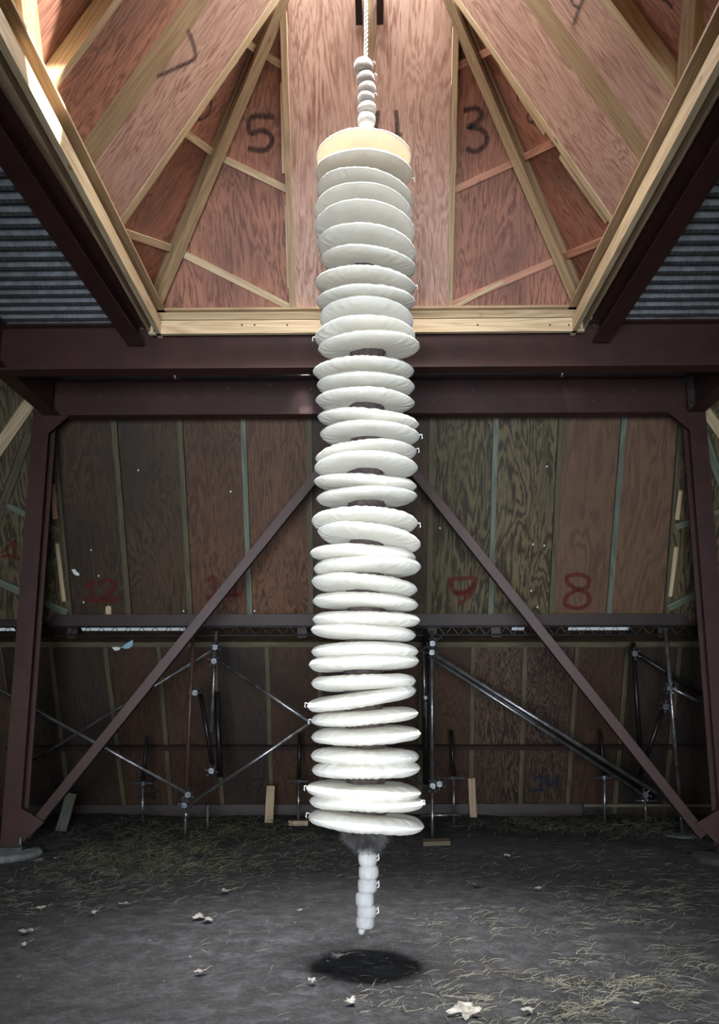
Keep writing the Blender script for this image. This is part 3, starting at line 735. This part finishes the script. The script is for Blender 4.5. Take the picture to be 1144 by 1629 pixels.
# scraps on the wall
def scrap(px, py, pl, pts, mat, name, lab, cat):
    n = pl[1]; q = off(pl, .008); m = MB(); s = [P(px + a, py + b, q) for a, b in pts]; m.slab(s, n, .004, Z); tag(m.build(name, mat, origin=s[0]), lab, cat)
scrap(121, 911, rec, [(-7, -5), (-2, -6), (1, -2), (5, 1), (5, 5), (0, 4), (-4, 1)], 'paper', 'paper_scrap', 'small white torn scrap stuck on the dark plywood right of the left column', 'scrap')
scrap(173, 972, off(rec, .0), [(-5, 8), (-5, -6), (-1, -9), (4, -7), (4, 8)], 'timber_pale', 'wood_offcut', 'short pale wooden offcut standing on the maroon channel', 'offcut')
scrap(205, 1026, off(LP, .04), [(-12, 4), (-6, -1), (2, -6), (7, -9), (6, 1), (1, 5), (-5, 6)], 'plastic_sheet', 'plastic_scrap', 'torn pale blue plastic caught on the top plate of the lower back wall', 'scrap')
scrap(187, 1031, off(LP, .05), [(-9, -1), (-2, -2), (6, -1), (3, 3), (-4, 4)], 'paper', 'paper_scrap', 'white crumpled scrap left of the blue plastic on the top plate', 'scrap')

# ------------------------------------------------------------------ lattice truss
tr = root('lattice_truss', (0, 9.7, 2.05), 'thin black lattice girder spanning behind the scaffold tops', 'truss')
tY = 9.68; zt_, zb2 = 2.135, 2.045
x0, x1 = P(-20, 1010, YP(tY)).x, P(1165, 1010, YP(tY)).x
for zz in (zt_, zb2): m = MB(); m.tube([V((x0, tY, zz)), V((x1, tY, zz))], .010, 6); m.build('chord', 'truss_black', tr)
n_ = 110; m = MB()
for k in range(n_):
    a = V((x0 + (x1 - x0) * k / n_, tY, zt_ if k % 2 else zb2)); b = V((x0 + (x1 - x0) * (k + 1) / n_, tY, zb2 if k % 2 else zt_)); m.tube([a, b], .004, 4, False)
m.build('lacing', 'truss_black', tr)['kind'] = 'stuff'

# ------------------------------------------------------------------ scaffolding
def tubep(r, a, b, Ya, Yb, mat, rad=.0215, name='tube'):
    m = MB(); m.tube([P(*a, YP(Ya)), P(*b, YP(Yb))], rad, 12); return m.build(name, mat, r, True)
def coupler(r, px, py, Yd, sc=1.0):
    c = P(px, py, YP(Yd)); m = MB()
    m.tube([c - X * .028 * sc, c + X * .028 * sc], .036 * sc, 8); m.tube([c + Y * -.035 * sc, c + Y * .03 * sc], .03 * sc, 8)
    for k in range(6):
        a = k * 1.05 + px; d = V((math.cos(a), -.35, math.sin(a))).normalized()
        m.tube([c + d * .02, c + d * .07 * sc], .007, 6); m.tube([c + d * .055 * sc, c + d * .072 * sc], .013, 6)
    m.build('coupler', 'galvanised', r)
YS = 9.2
s1 = root('scaffold_frame', G(294, 1343), 'dark tube scaffold left of the hanging sculpture, with crossing diagonals', 'scaffold')
tubep(s1, (308, 1004), (296, 1262), YS, YS, 'tube_rust', .018)
tubep(s1, (296, 1262), (294, 1345), YS, YS, 'tube_steel', .016, 'base_jack')
tubep(s1, (296, 1290), (296, 1302), YS, YS, 'tube_steel', .026, 'jack_nut')
tubep(s1, (344, 1004), (336, 1165), 9.5, 9.5, 'tube_steel', .018)
tubep(s1, (345, 1100), (350, 1236), 9.75, 9.75, 'tube_dark', .03)
tubep(s1, (319, 1104), (338, 1216), 9.5, 9.5, 'tube_dark', .022)
tubep(s1, (343, 1048), (496, 1151), 9.4, 8.9, 'tube_steel', .0165)
tubep(s1, (496, 1149), (300, 1281), 8.9, 9.15, 'tube_steel', .0165)
tubep(s1, (352, 1026), (38, 1219), 9.55, 9.9, 'tube_steel', .015)
tubep(s1, (-20, 1088), (302, 1264), 9.5, 9.15, 'tube_steel', .0165)
tubep(s1, (496, 1149), (690, 1258), 8.9, 9.3, 'tube_steel', .012)
tubep(s1, (496, 1149), (703, 1013), 8.9, 9.4, 'tube_steel', .013)
for px, py, yy in ((343, 1030, 9.4), (341, 1052, 9.35), (311, 1102, 9.2), (300, 1264, 9.15), (294, 1281, 9.15), (337, 1226, 9.5)): coupler(s1, px, py, yy)
YR = 9.35
s2 = root('scaffold_frame', G(688, 1340), 'scaffold with twin parallel diagonal tubes right of the hanging sculpture', 'scaffold')
tubep(s2, (687, 1004), (688, 1262), YR, YR, 'tube_steel', .020)
tubep(s2, (688, 1262), (688, 1340), YR, YR, 'tube_steel', .016, 'base_jack')
tubep(s2, (678, 1010), (678, 1250), 9.55, 9.55, 'tube_dark', .03)
tubep(s2, (674, 1030), (676, 1140), 9.5, 9.5, 'tube_steel', .012)
tubep(s2, (690, 1041), (1084, 1286), YR, 9.75, 'tube_steel', .022)
tubep(s2, (690, 1049), (1024, 1264), 9.4, 9.9, 'tube_steel', .018)
tubep(s2, (690, 1046), (1040, 1268), 9.55, 9.95, 'tube_dark', .03)
tubep(s2, (669, 1298), (735, 1296), YR, YR, 'tube_steel', .010, 'jack_handle')
m = MB(); p = G(694, 1342); m.box(p + Z * .015, (X * .13 + Y * .03), Y * .1, Z * .018); m.build('sole_board', 'timber_grey', s2)
for px, py, yy in ((688, 1024, YR), (687, 1038, YR - .03), (688, 1250, YR), (699, 1247, YR), (1026, 1264, 9.85)): coupler(s2, px, py, yy)
coupler(s2, 677, 1110, 9.5, .6)
tubep(s2, (1026, 1268), (1028, 1306), 9.9, 9.9, 'tube_steel', .014, 'base_jack')
tubep(s2, (1012, 1274), (1046, 1274), 9.9, 9.9, 'tube_steel', .008, 'jack_handle')
s3 = root('scaffold_frame', G(1085, 1326), 'scaffold standing just left of the right column, one bright tube', 'scaffold')
tubep(s3, (1059, 1000), (1082, 1284), 9.6, 9.75, 'tube_steel', .020)
tubep(s3, (1082, 1284), (1086, 1326), 9.75, 9.8, 'tube_steel', .018, 'base_jack')
tubep(s3, (1007, 1022), (1019, 1200), 9.9, 9.9, 'tube_dark', .026)
tubep(s3, (1000, 1032), (1116, 1104), 9.8, 9.8, 'tube_dark', .026)
tubep(s3, (1060, 1090), (1118, 1120), 9.55, 9.55, 'tube_steel', .016)
tubep(s3, (1055, 1128), (1018, 1234), 9.7, 9.9, 'tube_dark', .024)
for px, py, yy in ((1009, 1040, 9.75), (1064, 1095, 9.55), (1058, 1124, 9.62), (1082, 1286, 9.72)): coupler(s3, px, py, yy)
# stack of round pads under it
m = MB(); disc(m, G(1088, 1330) - Z * .02, .20, .035, 28, .08, 3); tag(m.build('paving_slab', 'concrete', smooth=True), 'thin flat grey slab under the scaffold foot beside the right column', 'slab')

def jack(px, top, bot, hy, lab, mat='tube_steel', base='tyre', pxt=None):
    g = G(px, bot); r = root('base_jack', g, lab, 'scaffold jack'); yd = g.y
    c = V((g.x, yd, 0)); tp = P(pxt or px, top, YP(yd)); h = P(px, hy, YP(yd))
    m = MB(); m.tube([g, V((h.x, yd, h.z))], .017, 10); m.build('threaded_rod', 'tube_steel', r, True)
    m = MB(); m.tube([V((h.x, yd, h.z)), tp], .021, 10); m.build('sleeve', 'tube_dark', r, True)
    m = MB(); m.tube([h - X * .125 - Y * .02, h + X * .125 - Y * .02], .011, 8); m.tube([h - Z * .02 - Y*.0, h + Z * .02], .035, 8); m.build('handle', 'galvanised', r)
    if base == 'wood': m = MB(); m.box(g + Z * .02, X * .11, Y * .07, Z * .03); m.build('wood_block', 'timber_tan', r)
    else: m = MB(); disc(m, g - Z * .01, .13, .02, 20, .02); m.build('base_plate', 'tyre_rubber', r)
jack(227, 1170, 1313, 1246, 'free-standing jack with a cross handle before the black numeral 8', pxt=234)
jack(475, 1166, 1312, 1243, 'jack on a wooden block just left of the lowest discs', base='wood', pxt=477)
jack(722, 1162, 1312, 1238, 'jack with a cross handle next to the pale board right of the sculpture', pxt=718)
jack(962, 1162, 1312, 1237, 'jack with a cross handle behind the twin diagonal tubes', pxt=955)
g = G(330, 1320); r = root('steel_stake', g, 'short thin steel stake right of the left scaffold foot', 'stake')
m = MB(); m.tube([g, P(330, 1282, YP(g.y))], .016, 8); m.build('shaft', 'tube_steel', r); m = MB(); q = P(330, 1282, YP(g.y)); m.tube([q - Z * .01, q + Z * .012], .026, 8); m.build('cap', 'galvanised', r)
# leaning boards against the lower wall
def board(a, b, w, lab, mat='timber_teal'):
    g = G(*b); p1 = P(*a, YP(g.y + .12)); s = (p1 - g).cross(Y).normalized(); m = MB(); m.beam(g, p1, s * w, Y * .03); tag(m.build('loose_board', mat, origin=g), lab, 'board')
board((114, 1262), (97, 1322), .115, 'short pale board leaning just right of the left column foot')
board((431, 1250), (428, 1309), .095, 'short pale upright board left of the sculpture, beside the numeral 7', 'timber_tan')
board((750, 1238), (753, 1300), .085, 'short pale upright board right of the sculpture', 'timber_tan')
# small rubbish lying along the wall foot
def leaf_mesh(sz, seed):
    rr = random.Random(seed); pts = []; lobes = rr.choice((3, 4, 5)); w_ = [rr.uniform(.45, 1.0) for _ in range(9)]
    for k in range(30):
        a = 2 * math.pi * k / 30; q = (.48 + .4 * abs(math.cos(a * lobes / 2 + .3)) ** 1.5) * w_[int(a / 2 / math.pi * 8.99)] + rr.uniform(-.08, .10); pts.append((a, q))
    return pts
def leaf(px, py, size, rot, seed, lab, squash=.8, mat='leaf_dry'):
    g = G(px, py) + Z * .012; size *= .95; pts = leaf_mesh(size, seed); m = MB(); rr = random.Random(seed)
    fx, fy = rr.uniform(.5, 1.6), rr.uniform(0, 6)
    tl = rr.uniform(.05, .35)
    def z(x, y): return .10 * (x * x + y * y) * fx + .06 * math.sin(x * 7 + fy) + .05 * math.cos(y * 9 + fy) + tl * y
    g = g + Z * .012
    m.v.append(g + V((0, 0, z(0, 0) * size / 2)))
    for rad in (.5, 1):
        for a, q in pts:
            x, y = math.cos(a) * q * rad, math.sin(a) * q * rad * squash; ca, sa = math.cos(rot), math.sin(rot)
            m.v.append(g + V((x * ca - y * sa, x * sa + y * ca, z(x, y))) * (size / 2) if False else g + V(((x * ca - y * sa) * size / 2, (x * sa + y * ca) * size / 2, z(x, y) * size / 2)))
    n = 30
    for k in range(n):
        k2 = (k + 1) % n; m.quadf([0, 1 + k, 1 + k2]); m.quadf([1 + k, 1 + n + k, 1 + n + k2, 1 + k2])
    st = [g + V((math.cos(rot) * size * (.4 + .1 * i), math.sin(rot) * size * (.4 + .1 * i), .004 + .004 * i)) for i in range(4)]
    r = root('dry_leaf', g - Z * .012, lab, 'leaf'); m.build('blade', mat, r, True)
    m2 = MB(); m2.tube(st, .0015, 4); m2.build('stalk', 'twig', r)
L_ = [(65, 1449, .10, .3, 1, 'pale dry leaf on the dark ground below the left footing'), (148, 1457, .12, 1.2, 2, 'curled dry leaf right of the pale leaf near the left edge'),
      (358, 1422, .13, .1, 3, 'dry leaf at the edge of the grass, nearest the middle of the left half'), (316, 1463, .17, .2, 4, 'large curled pale leaf in the middle of the left ground'),
      (331, 1468, .12, .9, 5, 'bright curled leaf touching the large curled pale leaf'), (40, 1487, .13, .2, 6, 'dry leaf by the left edge on the bluish ground'),
      (38, 1508, .08, .7, 7, 'small dry leaf just below the dry leaf by the left edge'), (477, 1453, .09, .2, 8, 'small pale leaf left of the tail of the sculpture'),
      (318, 1552, .10, .6, 9, 'thin pale leaf below the large curled leaf'), (497, 1567, .10, .1, 10, 'slender pale leaf below the round shadow'),
      (740, 1617, .22, .1, 11, 'large torn white leaf at the bottom edge'), (842, 1614, .09, .4, 12, 'small pale leaf at the bottom edge among the straw'),
      (808, 1365, .11, .4, 13, 'pale leaf on the dark ground right of the scaffold foot'), (855, 1418, .11, .5, 14, 'light leaf right of the sculpture, on bare dark earth'),
      (756, 1412, .12, 2.4, 15, 'dull leaf left of the light leaf on bare dark earth'), (200, 1443, .12, .1, 16, 'flat dry leaf among the grass below the left jack'),
      (88, 1369, .07, .1, 17, 'small whitish leaf beside the left concrete footing'), (1012, 1604, .07, .4, 18, 'small pale leaf in the straw at bottom right'),
      (558, 1600, .12, .2, 19, 'dull grey leaf at the bottom below the shadow'), (535, 1528, .12, .1, 20, 'brownish leaf lying in the round shadow')]
for t in L_: leaf(*t)

# straw and grass
def blades(name, mat, spots, lab, cat, flat, wdt, seed):
    rr = random.Random(seed); m = MB()
    for (px, py, rx, ry, cnt, l0, l1) in spots:
        for _ in range(cnt):
            x = rr.gauss(px, rx * .5); y = min(rr.gauss(py, ry * .5), 1700)
            if y < 1297: continue
            p = P(x, y, FL)
            if noise.noise(V((p.x * 3.2, p.y * 3.2, seed))) + .35 * noise.noise(V((p.x * 11, p.y * 11, seed))) < (-.12 if mat == 'grass_green' else -.04) + (rr.random() - .5) * .3: continue
            if p.y > 11.2 or (7.8 < p.y < 8.95 and min(abs(p.x + 3.3), abs(p.x - 3.13)) < .5): continue
            p.z = gh(p.x, p.y); L = rr.uniform(l0, l1); a = rr.uniform(0, 6.28)
            up_ = rr.uniform(*flat); d = V((math.cos(a) * math.cos(up_), math.sin(a) * math.cos(up_), math.sin(up_)))
            s = V((-math.sin(a), math.cos(a), 0)) * wdt * rr.uniform(.6, 1.3) * .5; bend = rr.uniform(-.9, .9); b = len(m.v)
            K = 3
            for k in range(K + 1):
                t = k / K; q = p + d * (L * t) + V((-math.sin(a), math.cos(a), 0)) * (bend * L * t * t) - Z * (L * .55 * math.sin(up_) * t * t) + Z * .006
                ww = s * (1 - .6 * t) + Z * wdt * .25; m.v += [q - ww, q + ww]
            for k in range(K): m.quadf([b + 2 * k, b + 2 * k + 2, b + 2 * k + 3, b + 2 * k + 1])
    o = m.build(name, mat); o['kind'] = 'stuff'; o['label'] = lab; o['category'] = cat
blades('straw', 'straw', [(1040, 1415, 150, 50, 900, .03, .11), (960, 1455, 160, 40, 500, .03, .11), (980, 1560, 240, 70, 1700, .03, .10), (840, 1590, 260, 70, 1200, .03, .10), (760, 1470, 200, 40, 380, .03, .09),
                          (850, 1375, 240, 26, 200, .03, .10), (120, 1405, 170, 50, 1500, .03, .11), (260, 1385, 190, 50, 1300, .03, .11), (20, 1430, 80, 30, 250, .03, .11), (420, 1380, 200, 40, 260, .03, .11), (500, 1345, 60, 14, 130, .05, .13),
                          (570, 1500, 600, 120, 260, .03, .10)], 'dry pale straw strewn over the dark earth', 'straw', (0, .7), .003, 3)
blades('grass', 'grass_green', [(330, 1322, 200, 22, 1500, .06, .2), (220, 1360, 170, 44, 1500, .06, .2), (420, 1360, 160, 30, 500, .03, .11), (900, 1315, 200, 16, 1500, .06, .2), (1040, 1320, 120, 20, 700, .06, .18), (520, 1340, 90, 12, 200, .05, .14), (300, 1375, 160, 34, 800, .03, .11),
                                (650, 1600, 120, 30, 60, .03, .08)], 'short dull green grass along the foot of the back wall', 'grass', (.5, 1.4), .0045, 8)
m = MB(); rr = random.Random(12)
for _ in range(420):
    x, y = rr.uniform(-3.5, 3.5), rr.uniform(3.0, 10.5); s = rr.uniform(.002, .008); c = V((x, y, gh(x, y) + s * .3))
    a = rr.uniform(0, 3); m.box(c, V((math.cos(a), math.sin(a), .2)) * s, V((-math.sin(a), math.cos(a), 0)) * s * .7, V((.1, -.2, .9)) * s * .5)
o = m.build('gravel', 'stone'); o['kind'] = 'stuff'; o['label'] = 'tiny pale stones and chips scattered over the earth'; o['category'] = 'gravel'

# ------------------------------------------------------------------ the hanging sculpture
AX = 5.2; PY = YP(AX)
bot = P(576, 1484, PY)
sx = P(582, 900, PY).x
sculp = root('hanging_sculpture', (sx, AX, bot.z), 'tall white hanging column of forty stacked cloth discs round a furry brown core', 'sculpture')
DISCS = [  # left x,y  right x,y  top y
 (504, 252, 654, 250, 202), (502, 276, 656, 278, 235), (504, 304, 656, 322, 265), (500, 340, 655, 345, 288), (501, 364, 659, 372, 316),
 (505, 392, 661, 406, 352), (511, 414, 661, 428, 387), (502, 451, 660, 459, 420), (504, 481, 660, 481, 449), (509, 508, 657, 513, 467),
 (502, 539, 660, 536, 498), (507, 556, 667, 551, 523), (499, 593, 658, 591, 563), (505, 615, 659, 617, 587), (503, 638, 659, 642, 612),
 (506, 664, 666, 676, 648), (510, 692, 667, 695, 664), (503, 731, 662, 719, 696), (501, 745, 664, 744, 714), (500, 767, 662, 776, 751),
 (504, 795, 663, 790, 769), (497, 831, 664, 834, 802), (506, 846, 668, 868, 828), (494, 880, 661, 887, 866), (500, 906, 669, 902, 883),
 (496, 926, 663, 940, 911), (498, 955, 665, 962, 946), (498, 986, 668, 988, 975), (495, 1002, 661, 1011, 995), (496, 1036, 665, 1036, 1023),
 (492, 1059, 666, 1052, 1042), (496, 1088, 661, 1084, 1069), (489, 1124, 662, 1098, 1095), (495, 1146, 665, 1134, 1128), (496, 1172, 669, 1166, 1152),
 (495, 1201, 666, 1203, 1188), (497, 1225, 668, 1222, 1213), (488, 1253, 669, 1261, 1241), (493, 1272, 674, 1277, 1262), (491, 1298, 674, 1314, 1290)]
TH = .040
def cushion(i, lx, ly, rx, ry, ty):
    cpx, cpy = (lx + rx) / 2, (ly + ry) / 2
    c = P(cpx, cpy, PY); A_, B_ = P(lx, ly, PY), P(rx, ry, PY); R = (B_ - A_).length / 2; roll = math.atan2(B_.z - A_.z, B_.x - A_.x)
    e = math.atan2(c.z - CAMZ, AX); half = (rx - lx) / 2
    rho = math.asin(max(-.9, min(.9, (cpy - ty - 7.5) / half)))
    pitch = rho - e if cpy < 935 else max(-.06, min(.05, (rho - abs(e)) * .35)) * (1 if e > 0 else -1)
    pitch = max(-.16, min(.22, pitch))
    if i in (33, 34): pitch = -.045
    rr = random.Random(i * 13 + 5)
    bend = rr.uniform(-.02, .02); b2 = rr.uniform(-.014, .014); ph = rr.uniform(0, 6); yawr = rr.uniform(0, 6.28)
    th = TH * rr.uniform(.92, 1.06) * (1.0 if cpy > 860 else .80)
    m = MB(); NA = 132; prof = []
    ts = [0.0, .2, .4, .55, .68, .78, .86, .915, .95, .975, .99, .998, 1.0]
    for t in ts: prof.append((t, (max(0, 1 - t ** 7.5)) ** .55))
    def pt(t, k, sgn, thk):
        a = 2 * math.pi * k / NA; ca, sa = math.cos(a), math.sin(a)
        gather = (math.sin(a * 34 + 3 * math.sin(a * 5 + ph)) * .6 + .5 * noise.noise(V((ca * 9, sa * 9, i)))) * max(0, t - .62) / .38
        gather *= (.55 + .6 * max(0, noise.noise(V((ca * 1.3, sa * 1.3, i * 3.1))) + .3))
        lump = 1 + .13 * noise.noise(V((ca * t * 2.2, sa * t * 2.2, i * 1.7 + sgn)))
        rad = R * t * (1 + .010 * noise.noise(V((ca * 2, sa * 2, i))) + .004 * gather)
        z = sgn * th * thk * lump * (1 + .24 * gather)
        x, y = ca * rad, sa * rad
        u = x / R; v = y / R
        z += R * (bend * (u * u - .5) + b2 * (v * v - .5) + .018 * noise.noise(V((u * 1.2 + i, v * 1.2, 2))))
        return V((x, y, z))
    Rm = Matrix.Rotation(-roll, 3, 'Y') @ Matrix.Rotation(-pitch, 3, 'X')
    rows = []
    for sgn in (1, -1):
        for (t, thk) in (prof if sgn == 1 else prof[-2::-1]):
            row = []
            if t == 0: row = [len(m.v)]; m.v.append(c + Rm @ pt(0, 0, sgn, 1))
            else:
                for k in range(NA): row.append(len(m.v)); m.v.append(c + Rm @ pt(t, k, sgn, thk))
            rows.append(row)
    for a, b in zip(rows[:-1], rows[1:]):
        for k in range(NA):
            k2 = (k + 1) % NA
            if len(a) == 1: m.quadf([a[0], b[k], b[k2]])
            elif len(b) == 1: m.quadf([a[k2], a[k], b[0]])
            else: m.quadf([a[k], b[k], b[k2], a[k2]])
    o = m.build('cloth_disc', 'muslin', sculp, True)
    # hand-sewn seam bead around the rim
    s = MB(); s.tube([c + Rm @ (pt(1.0, k, 1, 0) * 1.0) for k in list(range(0, NA, 1)) + [0]], .003, 5, False); s.build('seam', 'thread', o)
    return o, c, R, Rm
info = []
for i, dsc in enumerate(DISCS): info.append(cushion(i, *dsc))
# tie strings: (disc index, px, py)
for i, px, py, side in ((1, 656, 285, 1), (7, 661, 456, 1), (10, 501, 538, -1), (16, 668, 693, 1), (17, 663, 715, 1), (21, 665, 834, 1), (32, 489, 1120, -1), (33, 495, 1146, -1), (37, 488, 1252, -1), (39, 491, 1295, -1), (38, 672, 1275, 1)):
    o, c, R, Rm = info[i]; p = P(px, py, PY); m = MB(); rr = random.Random(i)
    pts = [p - X * .008 * side, p + V((.006 * side, -.003, .007)), p + V((.013 * side, -.003, .006)), p + V((.012 * side, 0, -.006)), p + V((.016 * side, 0, -.012)), p + V((.010 * side, 0, -.020))]
    m.tube(pts, .0022, 6); m.build('tie_string', 'thread', o, True)
# furry core
ztop = info[0][1].z; zbot = info[-1][1].z - .04
m = MB(); NS = 150; NA = 28; rr = random.Random(4)
def crad(z, a): return .108 * (1 + .12 * noise.noise(V((math.cos(a) * 2, math.sin(a) * 2, z * 6))) + .07 * noise.noise(V((math.cos(a) * 8, math.sin(a) * 8, z * 22))))
def cx_at(z):
    for j in range(len(info) - 1):
        z0, z1 = info[j][1].z, info[j + 1][1].z
        if z1 <= z <= z0: t = (z - z1) / (z0 - z1); return info[j + 1][1].x * (1 - t) + info[j][1].x * t
    return info[0][1].x if z > ztop else info[-1][1].x
for k in range(NS + 1):
    z = zbot + (ztop - .02 - zbot) * k / NS
    for j in range(NA):
        a = 2 * math.pi * j / NA; r_ = crad(z, a) * (.6 if k == 0 else 1); m.v.append(V((cx_at(z) + math.cos(a) * r_, AX + math.sin(a) * r_, z)))
for k in range(NS):
    for j in range(NA): j2 = (j + 1) % NA; m.quadf([k * NA + j, k * NA + j2, (k + 1) * NA + j2, (k + 1) * NA + j])
m.quadf([j for j in reversed(range(NA))]); m.quadf([NS * NA + j for j in range(NA)])
core = m.build('furry_core', 'fur_brown', sculp, True)
m = MB()
def hair(p, d, L, w_):
    s = d.cross(V((rr.uniform(-1, 1), rr.uniform(-1, 1), rr.uniform(-1, 1)))).normalized() * w_; b = len(m.v)
    cv = V((rr.uniform(-1, 1), rr.uniform(-1, 1), rr.uniform(-1.2, .4))) * .35
    mid = p + d * L * .5 + cv * L * .3; e = p + d * L + cv * L
    m.v += [p - s, p + s, mid - s * .7, mid + s * .7, e]; m.quadf([b, b + 2, b + 3, b + 1]); m.quadf([b + 2, b + 4, b + 3])
for _ in range(26000):
    z = rr.uniform(zbot, ztop - .04); a = rr.uniform(0, 6.283); r_ = crad(z, a) - .004
    d = V((math.cos(a), math.sin(a), rr.uniform(-.9, .7))).normalized(); hair(V((cx_at(z) + math.cos(a) * r_, AX + math.sin(a) * r_, z)), d, rr.uniform(.008, .020), .0009)
m.build('fur', 'hair_brown', core)['kind'] = 'stuff'
m = MB(); zb_ = info[-1][1].z - .02
for _ in range(15000):   # tuft where the tail leaves the lowest disc
    t = rr.random(); a = rr.uniform(0, 6.283); r_ = .115 * (1 - t) + .035 * t; z = zb_ - .03 - .085 * t
    d = V((math.cos(a) * .8, math.sin(a) * .8, -rr.uniform(.2, 1.1))).normalized(); xx = info[-1][1].x - .012 * (1 - t) + .012 * t
    hair(V((xx + math.cos(a) * r_ * rr.uniform(.3, 1), AX + math.sin(a) * r_ * rr.uniform(.3, 1), z)), d, rr.uniform(.02, .06), .0007)
m.build('fur_tuft', 'hair_grey', sculp)['kind'] = 'stuff'
# soft lobes: the small head chain and the tail
def lobe(c, rx, h, seed, tiltx=0, sq=2.6, mat='muslin_lobe', frill=0):
    m = MB(); NA = 40; NR = 18; Rm = Matrix.Rotation(tiltx, 3, 'Y')
    for k in range(NR + 1):
        ph = math.pi * k / NR; sn = max(math.sin(ph), 0) ** (2 / sq); cs = math.cos(ph); cz = math.copysign(abs(cs) ** (2 / sq), cs)
        for j in range(NA):
            a = 2 * math.pi * j / NA; w_ = 1 + .035 * noise.noise(V((math.cos(a) * 2, math.sin(a) * 2, k * .3 + seed))) + .02 * math.sin(a * 13 + seed) * abs(cz) ** 2
            if frill and cz > .3: w_ += .10 * math.sin(a * 9) * cz
            m.v.append(c + Rm @ V((math.cos(a) * rx * sn * w_, math.sin(a) * rx * sn * w_, cz * h * (1 + .05 * noise.noise(V((math.cos(a), math.sin(a), seed)))))))
    for k in range(NR):
        for j in range(NA): j2 = (j + 1) % NA; m.quadf([k * NA + j, (k + 1) * NA + j, (k + 1) * NA + j2, k * NA + j2])
    return m.build('cloth_lobe', mat, sculp, True)
px2m = lambda px, y: px * (P(580, y, PY) - CAM).dot(FWD) / F
for px, py, wp, hz, sd in ((578.3, 108, 14.5, .062, 1), (581.6, 127, 13.6, .055, 2), (584, 143, 13.4, .050, 3), (582.6, 158, 13.0, .048, 4), (584, 174, 13.6, .046, 5), (583.2, 192, 13.2, .058, 6)):
    c = P(px, py, PY); o = lobe(c, px2m(wp * 1.08, py), hz * 1.05, sd, rnd.uniform(-.15, .15), 2.3)
    if sd in (1, 2, 4):
        s = c + V((px2m(wp, py) * .95, -.02, .02)); m = MB(); m.tube([s, s + V((.012, 0, .012)), s + V((.02, 0, .004)), s + V((.014, 0, -.01))], .003, 6); m.build('tie_string', 'thread', o, True)
for px, py, wp, hp, sd in ((583.5, 1347, 16, 12, 11), (585, 1365, 15, 12.5, 12), (586.5, 1387, 16, 12, 13), (584.8, 1408, 15.5, 12.5, 14), (580.5, 1430, 15, 12.5, 15), (583.5, 1449, 16, 11, 16), (581, 1466, 15, 11, 17)):
    c = P(px, py, PY); o = lobe(c, px2m(wp, py), px2m(hp, py), sd, rnd.uniform(-.1, .1), 3.4, frill=1 if sd == 11 else 0)
    if sd in (12, 16, 14):
        s = c + V((px2m(wp, py) * .95 * (1 if sd != 14 else 1), -.02, .01)); m = MB(); m.tube([s, s + V((.010, 0, .016)), s + V((.012, 0, -.014)), s + V((.002, 0, -.02))], .003, 6); m.build('tie_string', 'thread', o, True)
o = lobe(P(575.5, 1480, PY), px2m(5.5, 1480), px2m(6.5, 1480), 20, .3, 2.2); o.name = 'knot'
# rope
p0, p1 = P(582, 100, PY), V((P(583, -5, PY).x, AX, zc))
m = MB()
for s in range(3):
    pts = []; N = 110
    for k in range(N + 1):
        t = k / N; a = t * 60 + s * 2.094; q = p0.lerp(p1, t); pts.append(q + V((math.cos(a) * .0065, math.sin(a) * .0065, 0)))
    m.tube(pts, .0075, 6)
rp = m.build('rope', 'cotton_rope', smooth=True, origin=p1)
tag(rp, 'white twisted rope from which the disc sculpture hangs', 'rope')
# tidy helper tags
for o in list(bpy.data.objects):
    if '_o' in o.keys(): del o['_o']
